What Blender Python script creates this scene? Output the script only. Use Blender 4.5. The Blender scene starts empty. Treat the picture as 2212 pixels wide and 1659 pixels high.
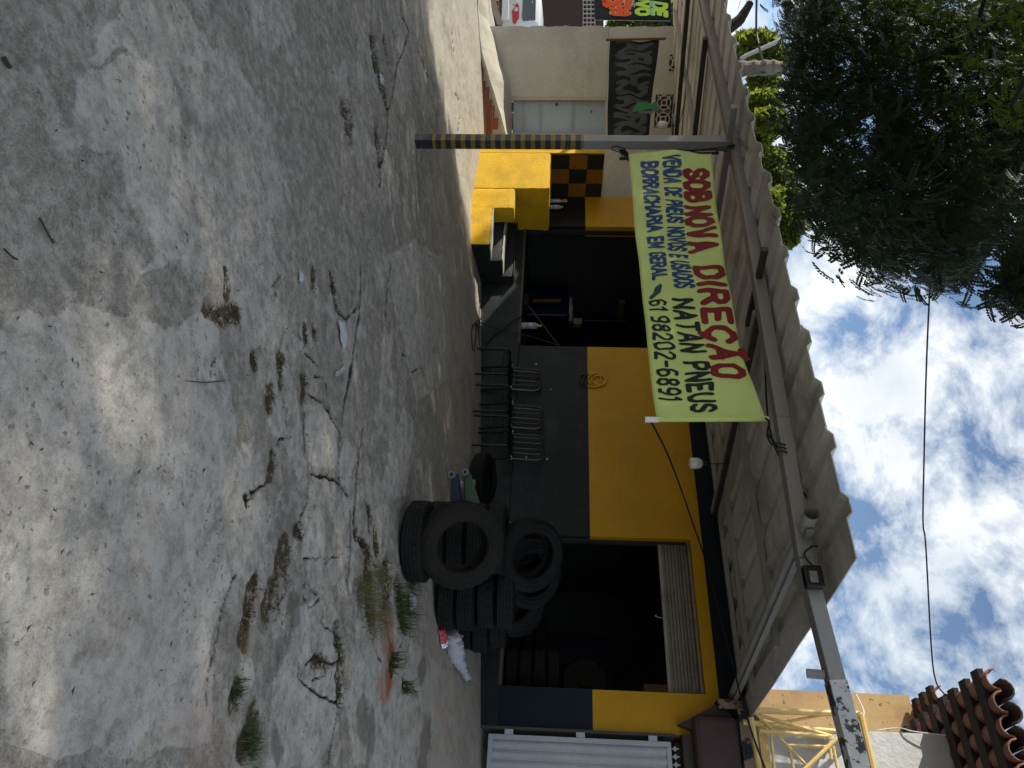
import bpy, bmesh, math, random
import numpy as np
from mathutils import Vector, Matrix, Euler
random.seed(7); rng = np.random.default_rng(7)
PI = math.pi
sc = bpy.context.scene
COL = sc.collection

# ------------------------------------------------------------------ camera, sky, sun, exposure
FPX, CX, CY = 1600., 1106., 829.5          # focal length and centre in pixels of a 2212 x 1659 picture
_th, _p, _rho = math.radians(36.2), math.radians(2.97), .022
CAM = np.array([0, 0, 1.45])
_F0 = np.array([-math.sin(_th), math.cos(_th), 0]); _R0 = np.array([math.cos(_th), math.sin(_th), 0]); _Z = np.array([0, 0, 1.])
F = _F0 * math.cos(_p) - _Z * math.sin(_p); _U0 = _Z * math.cos(_p) + _F0 * math.sin(_p)
U = _U0 * math.cos(_rho) - _R0 * math.sin(_rho); R = _R0 * math.cos(_rho) + _U0 * math.sin(_rho)
cam = bpy.data.cameras.new('camera'); cam.sensor_fit = 'HORIZONTAL'; cam.sensor_width = 36.; cam.lens = 36. * FPX / 2212.
cam.clip_start = .05; cam.clip_end = 2000
camo = bpy.data.objects.new('camera', cam); COL.objects.link(camo)
m = Matrix.Identity(4)
for i in range(3):                           # the phone lay on its side: picture right is up
    m[i][0] = U[i]; m[i][1] = -R[i]; m[i][2] = -F[i]; m[i][3] = CAM[i]
camo.matrix_world = m; sc.camera = camo

SUN_EL, SUN_AZ = math.radians(26.5), np.array([-.88, -.475]); SUN_AZ = SUN_AZ / np.linalg.norm(SUN_AZ)
SUNV = Vector((SUN_AZ[0] * math.cos(SUN_EL), SUN_AZ[1] * math.cos(SUN_EL), math.sin(SUN_EL)))
sun = bpy.data.lights.new('sun', 'SUN'); sun.energy = 5.0; sun.angle = math.radians(.53); sun.color = (1, .93, .8)
suno = bpy.data.objects.new('sun', sun); COL.objects.link(suno); suno.rotation_euler = SUNV.to_track_quat('Z', 'Y').to_euler()
W = bpy.data.worlds.new('World'); sc.world = W; W.use_nodes = True
wn = W.node_tree; wn.nodes.clear()
def wnew(t, **k):
    n = wn.nodes.new(t)
    for a, b in k.items(): setattr(n, a, b)
    return n
sky = wnew('ShaderNodeTexSky', sky_type='NISHITA', sun_disc=False, sun_elevation=SUN_EL,
           sun_rotation=math.atan2(SUN_AZ[0], SUN_AZ[1]), altitude=900, air_density=1.0, dust_density=.6, ozone_density=1.5)
tc = wnew('ShaderNodeTexCoord'); sep = wnew('ShaderNodeSeparateXYZ'); wn.links.new(tc.outputs['Generated'], sep.inputs[0])
zz = wnew('ShaderNodeMath', operation='ADD'); wn.links.new(sep.outputs[2], zz.inputs[0]); zz.inputs[1].default_value = .22
zm = wnew('ShaderNodeMath', operation='MAXIMUM'); wn.links.new(zz.outputs[0], zm.inputs[0]); zm.inputs[1].default_value = .1
dx = wnew('ShaderNodeMath', operation='DIVIDE'); dy = wnew('ShaderNodeMath', operation='DIVIDE')
wn.links.new(sep.outputs[0], dx.inputs[0]); wn.links.new(zm.outputs[0], dx.inputs[1])
wn.links.new(sep.outputs[1], dy.inputs[0]); wn.links.new(zm.outputs[0], dy.inputs[1])
cmb = wnew('ShaderNodeCombineXYZ'); wn.links.new(dx.outputs[0], cmb.inputs[0]); wn.links.new(dy.outputs[0], cmb.inputs[1])
nz = wnew('ShaderNodeTexNoise'); nz.inputs['Scale'].default_value = 8.5; nz.inputs['Detail'].default_value = 10; nz.inputs['Roughness'].default_value = .62
nz.inputs['Distortion'].default_value = .2
mpw = wnew('ShaderNodeMapping'); mpw.inputs['Scale'].default_value = (1, 1, 1.25); mpw.inputs['Rotation'].default_value = (.4, .2, .3)
wn.links.new(tc.outputs['Generated'], mpw.inputs[0]); wn.links.new(mpw.outputs[0], nz.inputs['Vector'])
rmp = wnew('ShaderNodeValToRGB'); wn.links.new(nz.outputs[0], rmp.inputs[0])
rmp.color_ramp.elements[0].position = .41; rmp.color_ramp.elements[1].position = .57
nz2 = wnew('ShaderNodeTexNoise'); nz2.inputs['Scale'].default_value = 7.; nz2.inputs['Detail'].default_value = 6
wn.links.new(mpw.outputs[0], nz2.inputs['Vector'])
cr2 = wnew('ShaderNodeValToRGB'); wn.links.new(nz2.outputs[0], cr2.inputs[0])
cr2.color_ramp.elements[0].position = .35; cr2.color_ramp.elements[0].color = (.66, .73, .8, 1)
cr2.color_ramp.elements[1].position = .62; cr2.color_ramp.elements[1].color = (.95, .985, 1, 1)
b1 = wnew('ShaderNodeBackground'); b1.inputs[1].default_value = .13; wn.links.new(sky.outputs[0], b1.inputs[0])
b2 = wnew('ShaderNodeBackground'); b2.inputs[1].default_value = .9; wn.links.new(cr2.outputs[0], b2.inputs[0])
mx = wnew('ShaderNodeMixShader'); wn.links.new(rmp.outputs[0], mx.inputs[0]); wn.links.new(b1.outputs[0], mx.inputs[1]); wn.links.new(b2.outputs[0], mx.inputs[2])
wo = wnew('ShaderNodeOutputWorld'); wn.links.new(mx.outputs[0], wo.inputs[0])
vs = sc.view_settings; vs.view_transform = 'Standard'; vs.look = 'None'; vs.exposure = 0.38; vs.gamma = 1; vs.use_curve_mapping = False
sc.render.engine = 'CYCLES'
try:
    sc.cycles.use_denoising = True
    sc.cycles.max_bounces = 8; sc.cycles.diffuse_bounces = 5; sc.cycles.transparent_max_bounces = 8
    sc.cycles.sample_clamp_indirect = 8
except Exception: pass

# ------------------------------------------------------------------ measuring: a sight line met with a real surface
def ray(x, y): return F + R * ((y - CY) / FPX) + U * ((x - CX) / FPX)
def on_q(x, y, q): r = ray(x, y); return CAM + r * (q / r[1])
def on_w(x, y, w): return CAM + ray(x, y) * w
def ground_z(s, q):
    s = np.asarray(s, float); q = np.asarray(q, float)
    a = np.where(s > -9, .072 * s, -.648 - .03 * (s + 9))
    a = np.where(s < -13.6, -.51 + .153 * (np.maximum(s, -27) + 13.6), a); a = np.minimum(a, .072 * 8)
    return -.086 + a + .118 * np.clip(q, -6, 26)
def on_g(x, y):
    r = ray(x, y); lo, hi = .3, 60.
    for t in np.arange(.5, 60, .25):
        P = CAM + r * t
        if P[2] < ground_z(P[0], P[1]): hi = t; lo = t - .25; break
    for _ in range(25):
        t = (lo + hi) / 2; P = CAM + r * t
        if P[2] < ground_z(P[0], P[1]): hi = t
        else: lo = t
    return CAM + r * hi
ROOF = lambda q: 2.9353 + .0782 * q          # the canopy's slope
def on_roof(x, y, dz=0):
    r = ray(x, y); t = (2.9353 + dz - CAM[2]) / (r[2] - .0782 * r[1]); return CAM + r * t
LW0, LWD, LWN = np.array([-12.91, 6.91]), np.array([.6454, .7638]), np.array([.7638, -.6454])
def lw(t, z, out=0): p = LW0 + LWD * t + LWN * out; return (p[0], p[1], z)      # a point of the grey side wall

# ------------------------------------------------------------------ materials
MATS = {}
def nt(name):
    mt = bpy.data.materials.new(name); mt.use_nodes = True; t = mt.node_tree; t.nodes.clear()
    out = t.nodes.new('ShaderNodeOutputMaterial'); bs = t.nodes.new('ShaderNodeBsdfPrincipled'); t.links.new(bs.outputs[0], out.inputs[0])
    MATS[name] = mt; return mt, t, bs
def node(t, ty, ins=None, **k):
    n = t.nodes.new(ty)
    for a, b in k.items(): setattr(n, a, b)
    for a, b in (ins or {}).items():
        if hasattr(b, 'is_linked') or isinstance(b, bpy.types.NodeSocket): t.links.new(b, n.inputs[a])
        else: n.inputs[a].default_value = b
    return n
def c4(c): return (c[0], c[1], c[2], 1)
def mixc(t, f, a, b, mode='MIX'):
    n = t.nodes.new('ShaderNodeMix'); n.data_type = 'RGBA'; n.blend_type = mode; n.clamp_factor = True
    for s, v in ((n.inputs[0], f), (n.inputs[6], a), (n.inputs[7], b)):
        if isinstance(v, bpy.types.NodeSocket): t.links.new(v, s)
        elif isinstance(v, (tuple, list)): s.default_value = c4(v)
        else: s.default_value = v
    return n.outputs[2]
def ramp(t, src, a, b, ca=(0, 0, 0), cb=(1, 1, 1)):
    n = t.nodes.new('ShaderNodeValToRGB'); t.links.new(src, n.inputs[0])
    n.color_ramp.elements[0].position = a; n.color_ramp.elements[0].color = c4(ca)
    n.color_ramp.elements[1].position = b; n.color_ramp.elements[1].color = c4(cb)
    return n.outputs[0]
def noise(t, vec, s, d=6, r=.6, dist=0):
    return node(t, 'ShaderNodeTexNoise', {'Vector': vec, 'Scale': s, 'Detail': d, 'Roughness': r, 'Distortion': dist}).outputs[0]
def M(name, col, col2=None, scale=3., rough=.8, bump=.25, bscale=60, metal=0., spec=.3, streak=0, chips=None, chip=(0.5, .48, .44), chipscale=18, smear=None, specks=None, sdir=(6, 6, .35), world=False, lo=.35, hi=.7, bdist=.004, grime=None):
    if name in MATS: return MATS[name]
    mt, t, bs = nt(name)
    co = node(t, 'ShaderNodeNewGeometry').outputs['Position'] if world else node(t, 'ShaderNodeTexCoord').outputs['Object']
    col2 = col2 or tuple(c * .72 for c in col)
    c = mixc(t, ramp(t, noise(t, co, scale), lo, hi), col, col2)
    c = mixc(t, ramp(t, noise(t, co, scale * 9, 4), .35, .75), c, tuple(x * .82 for x in col))
    if streak:
        mp = node(t, 'ShaderNodeMapping', {'Vector': co, 'Scale': sdir}).outputs[0]
        c = mixc(t, ramp(t, noise(t, mp, 4, 5), .5, .8), c, tuple(x * (1 - streak) for x in col))
    if grime:
        c = mixc(t, ramp(t, noise(t, co, 1.3, 8, .7), .5, .68), c, grime)
    if chips:
        c = mixc(t, ramp(t, noise(t, co, chipscale, 5, .65), chips, chips + .02), c, chip)
    if smear:
        mp2 = node(t, 'ShaderNodeMapping', {'Vector': co, 'Scale': (.9, .9, 4.)}).outputs[0]
        c = mixc(t, node(t, 'ShaderNodeMath', {0: ramp(t, noise(t, mp2, 3.4, 9, .78, .5), .56, .66), 1: .55}, operation='MULTIPLY').outputs[0], c, smear)
    if specks:
        vo = node(t, 'ShaderNodeTexVoronoi', {'Vector': co, 'Scale': specks}, feature='F1')
        k_ = node(t, 'ShaderNodeMath', {0: ramp(t, vo.outputs['Distance'], .07, .1, (1, 1, 1), (0, 0, 0)), 1: ramp(t, node(t, 'ShaderNodeSeparateColor', {0: vo.outputs['Color']}).outputs[0], .72, .74)}, operation='MULTIPLY').outputs[0]
        c = mixc(t, k_, c, chip)
    t.links.new(c, bs.inputs['Base Color'])
    bs.inputs['Roughness'].default_value = rough; bs.inputs['Metallic'].default_value = metal; bs.inputs['Specular IOR Level'].default_value = spec
    if bump:
        b = node(t, 'ShaderNodeBump', {'Strength': bump, 'Distance': bdist, 'Height': noise(t, co, bscale, 5, .65)})
        t.links.new(b.outputs[0], bs.inputs['Normal'])
    return mt
GREY_P, YEL_P = (.02, .025, .026), (.55, .295, .003)
M('dado_paint', (.021, .026, .028), (.01, .0135, .015), 2.4, .45, 1., 22, specks=7, smear=(.045, .05, .05), grime=(.034, .038, .038), streak=.35, chips=.72, chip=(.5, .5, .48), chipscale=30, bdist=.006, spec=.12)
M('navy_paint', (.012, .019, .032), (.009, .013, .02), 2.5, .55, .4, 30, chips=.74, chip=(.35, .36, .36), spec=.12)
M('yellow_paint', YEL_P, (.43, .215, .003), 1.2, .55, .7, 18, smear=(.3, .15, .01), grime=(.42, .22, .008), specks=5, streak=.12, chips=.76, chip=(.12, .09, .03), chipscale=14, bdist=.006)
M('yellow_stucco', (.7, .42, .006), (.58, .32, .008), 3, .75, .7, 30, chips=.72, chip=(.2, .14, .06), grime=(.44, .27, .02), bdist=.012)
M('step_paint', (.014, .016, .017), (.03, .032, .031), 5, .7, .9, 40, chips=.7, chip=(.4, .4, .38), bdist=.01)
M('tread_lit', (.5, .49, .45), (.38, .37, .34), 6, .85, .6, 60)
M('plaster', (.6, .585, .53), (.48, .465, .42), 2.6, .9, .7, 16, streak=.14, grime=(.42, .4, .36), bdist=.012)
M('plaster_upper', (.64, .63, .6), (.5, .48, .44), 1.8, .9, .8, 12, grime=(.46, .44, .4), bdist=.014)
M('concrete', (.52, .49, .41), (.42, .39, .33), 2.2, .9, .6, 40, grime=(.36, .33, .26))
M('brick_clay', (.36, .1, .035), (.2, .07, .035), 9, .9, .8, 60, grime=(.1, .08, .05))
M('mortar', (.16, .13, .09), None, 12, .95, .8, 60)
M('metal_door', (.42, .53, .68), (.36, .45, .57), 2, .45, .08, 20, spec=.5, grime=(.38, .4, .42))
M('steel_grey', (.25, .25, .25), (.2, .2, .2), 4, .5, .15, 60, spec=.5, chips=.73, chip=(.08, .07, .06))
M('beam_paint', (.25, .245, .235), (.2, .195, .19), 3, .5, .2, 60, spec=.5, chips=.69, chip=(.07, .065, .06), chipscale=20)
M('beam_peel', (.5, .5, .5), (.4, .4, .4), 3, .5, .3, 50, spec=.5, chips=.52, chip=(.03, .03, .035), chipscale=11)
M('fibro', (.68, .655, .6), (.56, .535, .49), 1.2, .9, .3, 50, grime=(.36, .33, .28), world=True, streak=.4, sdir=(5, .35, 5))
M('galv', (.4, .4, .39), (.3, .3, .29), 5, .45, .15, 50, metal=.1, spec=.5)
M('dark_steel', (.03, .03, .032), (.05, .048, .045), 6, .5, .2, 60, spec=.5)
M('black_paint', (.01, .01, .011), (.016, .016, .016), 8, .3, .05, 60, spec=.3)
M('chrome_clip', (.4, .41, .42), None, 8, .4, 0, metal=.2)
M('rubber', (.005, .0055, .006), (.009, .009, .009), 7, .62, .25, 70, spec=.13)
M('rubber_dusty', (.019, .0165, .0145), (.009, .0088, .0085), 5, .78, .3, 60, spec=.13)
M('rubber_tread', (.012, .0118, .0115), (.02, .0195, .019), 9, .75, .3, 80, spec=.13)
M('cable_black', (.012, .012, .012), None, 8, .6, 0)
M('rope', (.06, .055, .05), None, 30, .9, .4, 200)
M('wood', (.2, .11, .05), (.13, .07, .035), 6, .8, .3, 40, streak=.3)
M('wood_old', (.2, .18, .15), (.1, .088, .075), 7, .9, .8, 30)
M('wood_dark', (.022, .015, .012), (.04, .026, .018), 8, .85, .5, 50)
M('bark', (.09, .07, .05), (.05, .04, .03), 8, .95, .9, 30)
M('bark_dark', (.03, .026, .022), (.02, .018, .015), 8, .95, .9, 30)
M('white_plastic', (.72, .72, .7), (.66, .66, .64), 6, .4, 0, spec=.5)
M('bulb_glass', (.8, .8, .78), (.76, .76, .74), 6, .25, 0, spec=.5)
M('green_plastic', (.02, .3, .045), (.014, .22, .035), 4, .4, .1, 20, spec=.5)
M('label_worn', (.2, .2, .18), (.07, .08, .06), 14, .6, 0)
M('banner_black', (.02, .02, .02), (.03, .03, .029), 4, .75, .25, 12)
M('banner_letter_grey', (.12, .118, .108), (.075, .074, .068), 9, .75, .3, 25)
M('letter_red', (.2, .01, .014), (.16, .009, .012), 5, .7, .05)
M('letter_blue', (.01, .05, .17), (.009, .042, .14), 5, .7, .05)
M('letter_black', (.012, .013, .014), None, 5, .7, .05)
M('letter_teal', (.012, .06, .08), None, 5, .7, .05)
M('sign_black', (.025, .027, .03), None, 3, .5, .05)
M('neon_orange', (.9, .1, .015), (.85, .13, .03), 3, .5, 0)
M('lime_rim', (.7, .78, .6), None, 3, .5, 0)
M('sign_white', (.7, .7, .7), None, 3, .5, 0)
M('car_white', (.75, .76, .76), (.72, .73, .73), 2, .18, 0, spec=.6)
M('car_black', (.012, .012, .013), None, 4, .4, 0, spec=.5)
M('car_glass', (.02, .025, .028), (.03, .035, .04), 1.5, .06, 0, spec=.8)
M('tail_red', (.5, .008, .012), (.4, .006, .01), 5, .15, 0, spec=.7)
M('tail_clear', (.7, .68, .68), None, 5, .15, 0, spec=.7)
M('wall_brown', (.055, .04, .036), (.048, .036, .032), 1, .85, .2, 20)
M('block_pink', (.42, .38, .36), (.34, .31, .29), 3, .9, .4, 40)
M('vent_white', (.6, .59, .54), (.5, .49, .44), 5, .8, .2, 60)
M('vent_dark', (.06, .055, .045), None, 5, .9, .1)
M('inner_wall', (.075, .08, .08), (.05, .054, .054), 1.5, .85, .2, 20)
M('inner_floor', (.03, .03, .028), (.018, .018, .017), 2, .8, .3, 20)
M('shutter_slat', (.34, .32, .29), (.26, .245, .22), 2, .55, .1, 40, metal=.15, streak=.2, grime=(.2, .18, .15))
M('yellow_rod', (.16, .105, .03), None, 8, .5, .1)
M('gate_grey', (.4, .43, .47), (.33, .36, .4), 1.5, .45, .06, 30, spec=.5)
M('mauve_paint', (.075, .05, .05), (.055, .038, .038), 1.4, .8, .5, 25)
M('peeling_wall', (.3, .22, .165), (.2, .15, .12), 4, .9, .8, 22, chips=.5, chip=(.03, .035, .042), chipscale=4)
M('old_lintel', (.085, .075, .065), (.055, .05, .045), 5, .95, .8, 24, chips=.7, chip=(.45, .42, .38))
M('ochre_wall', (.46, .31, .15), (.36, .235, .12), 1.2, .9, .6, 22, chips=.63, chip=(.17, .11, .06), chipscale=8, grime=(.3, .19, .1))
M('white_wall', (.56, .57, .58), (.48, .49, .5), 1., .85, .9, 14, bdist=.014)
M('cream_frame', (.72, .52, .2), (.58, .4, .15), 4, .5, .1, 30, chips=.71, chip=(.3, .12, .04), chipscale=16)
M('tile_clay', (.24, .105, .07), (.12, .065, .05), 7, .9, .7, 30, chips=.62, chip=(.16, .13, .08), chipscale=10)
M('tile_dark', (.045, .036, .036), (.11, .06, .055), 5, .9, .7, 30, chips=.7, chip=(.2, .09, .07), chipscale=9)
M('paper_white', (.44, .46, .52), (.3, .32, .38), 9, .6, .3, 30)
M('foil_red', (.45, .01, .02), (.3, .01, .015), 9, .25, .2, 30, spec=.7)
M('foil_silver', (.7, .7, .7), (.5, .5, .5), 20, .15, .5, 40, metal=1)
M('jack_blue', (.006, .016, .08), (.005, .012, .05), 5, .4, .1, 40, spec=.5)
M('jack_green', (.07, .13, .08), (.05, .1, .06), 5, .55, .15, 40)
M('machine_blue', (.002, .007, .028), (.002, .005, .02), 4, .4, .05)
M('cardboard', (.3, .24, .17), None, 6, .85, .1)
M('twig', (.05, .04, .03), None, 20, .9, .3)
M('pebble', (.3, .28, .25), (.2, .19, .17), 9, .9, .4)
M('rag_grey', (.45, .45, .46), (.35, .35, .36), 14, .8, .5, 60)
M('sticker_yellow', (.7, .5, .1), None, 5, .5, 0)
def glass_mat():
    mt, t, bs = nt('pet_clear')
    bs.inputs['Base Color'].default_value = (.85, .9, .92, 1); bs.inputs['Roughness'].default_value = .08
    bs.inputs['Transmission Weight'].default_value = .75; bs.inputs['IOR'].default_value = 1.3
glass_mat()
def striped_post():                         # black and yellow bands painted up the post
    mt, t, bs = nt('post_bands'); p = node(t, 'ShaderNodeNewGeometry').outputs['Position']
    z = node(t, 'ShaderNodeSeparateXYZ', {0: p}).outputs[2]
    a = node(t, 'ShaderNodeMath', {0: z, 1: 1 / .1035}, operation='MULTIPLY').outputs[0]
    w = noise(t, p, 9, 3); a = node(t, 'ShaderNodeMath', {0: a, 1: node(t, 'ShaderNodeMath', {0: w, 1: .08}, operation='MULTIPLY').outputs[0]}, operation='ADD').outputs[0]
    fr = node(t, 'ShaderNodeMath', {0: a}, operation='FRACT').outputs[0]
    g = node(t, 'ShaderNodeMath', {0: fr, 1: .55}, operation='GREATER_THAN').outputs[0]
    hi = node(t, 'ShaderNodeMath', {0: z, 1: .17}, operation='GREATER_THAN').outputs[0]
    g = node(t, 'ShaderNodeMath', {0: g, 1: hi}, operation='MULTIPLY').outputs[0]
    c = mixc(t, g, (.018, .021, .024), (.2, .135, .016))
    c = mixc(t, ramp(t, noise(t, p, 45, 4), .62, .68), c, (.16, .14, .12)); t.links.new(c, bs.inputs['Base Color']); bs.inputs['Roughness'].default_value = .55
striped_post()
def checker():                               # chequered paint of the side wall: squares counted along q and z
    mt, t, bs = nt('checker_paint'); p = node(t, 'ShaderNodeNewGeometry').outputs['Position']
    sp = node(t, 'ShaderNodeSeparateXYZ', {0: p})
    def cell(o, off, size):
        a = node(t, 'ShaderNodeMath', {0: o, 1: off}, operation='SUBTRACT').outputs[0]
        a = node(t, 'ShaderNodeMath', {0: a, 1: size}, operation='DIVIDE').outputs[0]
        return node(t, 'ShaderNodeMath', {0: a}, operation='FLOOR').outputs[0]
    s = node(t, 'ShaderNodeMath', {0: cell(sp.outputs[1], 7.33, .295), 1: cell(sp.outputs[2], 1.385, .3)}, operation='ADD').outputs[0]
    md = node(t, 'ShaderNodeMath', {0: s, 1: 2.}, operation='FLOORED_MODULO').outputs[0]
    c = mixc(t, md, (.28, .115, .004), (.012, .013, .014)); c = mixc(t, ramp(t, noise(t, p, 20), .5, .8), c, (.03, .025, .02))
    t.links.new(c, bs.inputs['Base Color']); bs.inputs['Roughness'].default_value = .5
checker()
def two_tone():
    mt, t, bs = nt('two_tone'); p = node(t, 'ShaderNodeNewGeometry').outputs['Position']
    z = node(t, 'ShaderNodeSeparateXYZ', {0: p}).outputs[2]
    g = node(t, 'ShaderNodeMath', {0: z, 1: 1.98}, operation='GREATER_THAN').outputs[0]
    t.links.new(mixc(t, g, GREY_P, YEL_P), bs.inputs['Base Color']); bs.inputs['Roughness'].default_value = .55
two_tone()
def banner_mat():
    mt, t, bs = nt('banner_lime'); out = [n for n in t.nodes if n.type == 'OUTPUT_MATERIAL'][0]
    co = node(t, 'ShaderNodeNewGeometry').outputs['Position']
    c = mixc(t, ramp(t, noise(t, co, 2.2), .35, .7), (.76, .84, .33), (.7, .79, .29))
    t.links.new(c, bs.inputs['Base Color']); bs.inputs['Roughness'].default_value = .7
    tr = node(t, 'ShaderNodeBsdfTranslucent', {0: c}); mxs = node(t, 'ShaderNodeMixShader', {0: .42, 1: bs.outputs[0], 2: tr.outputs[0]})
    t.links.new(mxs.outputs[0], out.inputs[0])
    b = node(t, 'ShaderNodeBump', {'Strength': .3, 'Distance': .01, 'Height': noise(t, node(t, 'ShaderNodeMapping', {'Vector': co, 'Scale': (1, 1, 3)}).outputs[0], 6, 3)})
    t.links.new(b.outputs[0], bs.inputs['Normal'])
banner_mat()
def leaf_mat(name, a, b, trans, tr=.35):
    mt, t, bs = nt(name); out = [n for n in t.nodes if n.type == 'OUTPUT_MATERIAL'][0]
    co = node(t, 'ShaderNodeNewGeometry').outputs['Position']
    c = mixc(t, ramp(t, noise(t, co, 1.1, 3), .35, .65), a, b)
    c = mixc(t, ramp(t, noise(t, co, 14, 2), .4, .7), c, tuple(x * .6 for x in a))
    t.links.new(c, bs.inputs['Base Color']); bs.inputs['Roughness'].default_value = .5; bs.inputs['Specular IOR Level'].default_value = .12
    tl = node(t, 'ShaderNodeBsdfTranslucent', {0: c4(trans)}); mxs = node(t, 'ShaderNodeMixShader', {0: tr, 1: bs.outputs[0], 2: tl.outputs[0]})
    t.links.new(mxs.outputs[0], out.inputs[0])
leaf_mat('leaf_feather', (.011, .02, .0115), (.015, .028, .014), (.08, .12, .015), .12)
leaf_mat('leaf_bush', (.07, .105, .03), (.1, .14, .035), (.32, .38, .05), .42)
leaf_mat('grass_dry', (.26, .22, .11), (.14, .15, .06), (.2, .2, .08), .3)
leaf_mat('grass_green', (.05, .09, .03), (.08, .11, .04), (.12, .16, .04), .3)
leaf_mat('moss', (.07, .055, .025), (.05, .055, .02), (.06, .06, .02), .15)
leaf_mat('dry_leaf', (.1, .06, .035), (.06, .04, .025), (.16, .1, .04), .2)
def gradient_lime():
    mt, t, bs = nt('lime_gradient'); z = node(t, 'ShaderNodeSeparateXYZ', {0: node(t, 'ShaderNodeNewGeometry').outputs['Position']}).outputs[2]
    a = node(t, 'ShaderNodeMath', {0: z, 1: 2.9}, operation='SUBTRACT').outputs[0]
    a = node(t, 'ShaderNodeMath', {0: a, 1: 2.6}, operation='MULTIPLY').outputs[0]
    fr = node(t, 'ShaderNodeMath', {0: a}, operation='FRACT').outputs[0]
    c = ramp(t, fr, .05, .35, (.2, .55, .35), (.5, .78, .01)); t.links.new(c, bs.inputs['Base Color']); bs.inputs['Roughness'].default_value = .5
gradient_lime()

# ------------------------------------------------------------------ object helpers
def link(o):
    COL.objects.link(o); return o
def root_loc(o):
    v = Vector((0, 0, 0))
    while o is not None: v = v + o.location; o = o.parent
    return v
def tag(o, label=None, cat=None, group=None, kind=None):
    if label: o['label'] = label
    if cat: o['category'] = cat
    if group: o['group'] = group
    if kind: o['kind'] = kind
    return o
def thing(name, label, cat, loc=(0, 0, 0), group=None, rot=(0, 0, 0)):
    o = bpy.data.objects.new(name, None); link(o); o.empty_display_size = .1
    o.location = [float(v) for v in loc]; o.rotation_euler = rot; return tag(o, label, cat, group)
def copy_tree(o, parent=None):
    c = o.copy(); link(c)
    if parent is not None: c.parent = parent
    for ch in list(o.children): copy_tree(ch, c)
    return c
class MB:
    def __init__(s): s.v = []; s.f = []
    def add(s, vs, fs):
        n = len(s.v); s.v += [tuple(float(c) for c in p) for p in vs]; s.f += [tuple(i + n for i in f) for f in fs]; return s
    def hexa(s, p):                          # p: 4 bottom, 4 top
        return s.add(p, [(3, 2, 1, 0), (4, 5, 6, 7), (0, 1, 5, 4), (1, 2, 6, 5), (2, 3, 7, 6), (3, 0, 4, 7)])
    def box(s, a, b):
        (x0, y0, z0), (x1, y1, z1) = a, b
        return s.hexa([(x0, y0, z0), (x1, y0, z0), (x1, y1, z0), (x0, y1, z0), (x0, y0, z1), (x1, y0, z1), (x1, y1, z1), (x0, y1, z1)])
    def rbox(s, a, b, step=.06, amp=.005):   # hand-plastered block: faces and edges a little uneven
        n = [max(1, int(round((b[k] - a[k]) / step))) for k in range(3)]; idx = {}; vs = []; fs = []
        def vid(i, j, k):
            if (i, j, k) not in idx:
                p = [a[c] + (b[c] - a[c]) * t / n[c] for c, t in enumerate((i, j, k))]
                ed = sum(t in (0, n[c]) for c, t in enumerate((i, j, k))); am = amp * (1, 1, 1.5, 2.2)[ed]
                h = [float(fbm(np.array([p[0] * 9 + p[2] * 7 + 31 * c]), np.array([p[1] * 9 - p[2] * 6 + 17 * c]), 2, 41 + c)[0]) - .5 for c in range(3)]
                idx[(i, j, k)] = len(vs); vs.append([p[c] + 2 * am * h[c] - (am * .5 * (1 if t == n[c] else -1 if t == 0 else 0) if ed > 1 else 0) for c, t in enumerate((i, j, k))])
            return idx[(i, j, k)]
        for ax in range(3):
            u, v = [(1, 2), (0, 2), (0, 1)][ax]
            for side in (0, n[ax]):
                for p in range(n[u]):
                    for q in range(n[v]):
                        def c_(pp, qq):
                            t = [0, 0, 0]; t[ax] = side; t[u] = pp; t[v] = qq; return vid(*t)
                        fs.append((c_(p, q), c_(p + 1, q), c_(p + 1, q + 1), c_(p, q + 1)))
        return s.add(vs, fs)
    def bar(s, p, q, w, h, up=(0, 0, 1)):    # a rectangular bar from p to q
        p, q, up = Vector(p), Vector(q), Vector(up); d = (q - p).normalized()
        a = d.cross(up)
        if a.length < 1e-4: a = d.cross(Vector((1, 0, 0)))
        a = a.normalized(); b = a.cross(d).normalized(); a *= w / 2; b *= h / 2
        return s.hexa([p - a - b, q - a - b, q + a - b, p + a - b, p - a + b, q - a + b, q + a + b, p + a + b])
    def tube(s, pts, r, n=8, closed=False, cap=True):
        pts = [Vector(p) for p in pts]; rs = r if isinstance(r, (list, tuple)) else [r] * len(pts)
        N = len(pts); vs = []; prev = None
        for i, p in enumerate(pts):
            if closed: d = pts[(i + 1) % N] - pts[i - 1]
            else: d = pts[min(i + 1, N - 1)] - pts[max(i - 1, 0)]
            d = d.normalized() if d.length > 1e-9 else Vector((0, 0, 1))
            if prev is None:
                a = d.orthogonal().normalized()
            else:
                a = prev - d * prev.dot(d); a = a.normalized() if a.length > 1e-6 else d.orthogonal().normalized()
            prev = a; b = d.cross(a)
            vs += [p + (a * math.cos(2 * PI * k / n) + b * math.sin(2 * PI * k / n)) * rs[i] for k in range(n)]
        fs = []
        for i in range(N if closed else N - 1):
            j = (i + 1) % N
            fs += [(i * n + k, i * n + (k + 1) % n, j * n + (k + 1) % n, j * n + k) for k in range(n)]
        if cap and not closed: fs += [tuple(range(n - 1, -1, -1)), tuple(range((N - 1) * n, N * n))]
        return s.add(vs, fs)
    def prism(s, poly, vec):                 # polygon (3-D points) pushed along vec
        n = len(poly); vec = Vector(vec); P = [Vector(p) for p in poly]
        return s.add(P + [p + vec for p in P], [tuple(range(n - 1, -1, -1)), tuple(range(n, 2 * n))] + [(i, (i + 1) % n, n + (i + 1) % n, n + i) for i in range(n)])
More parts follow.
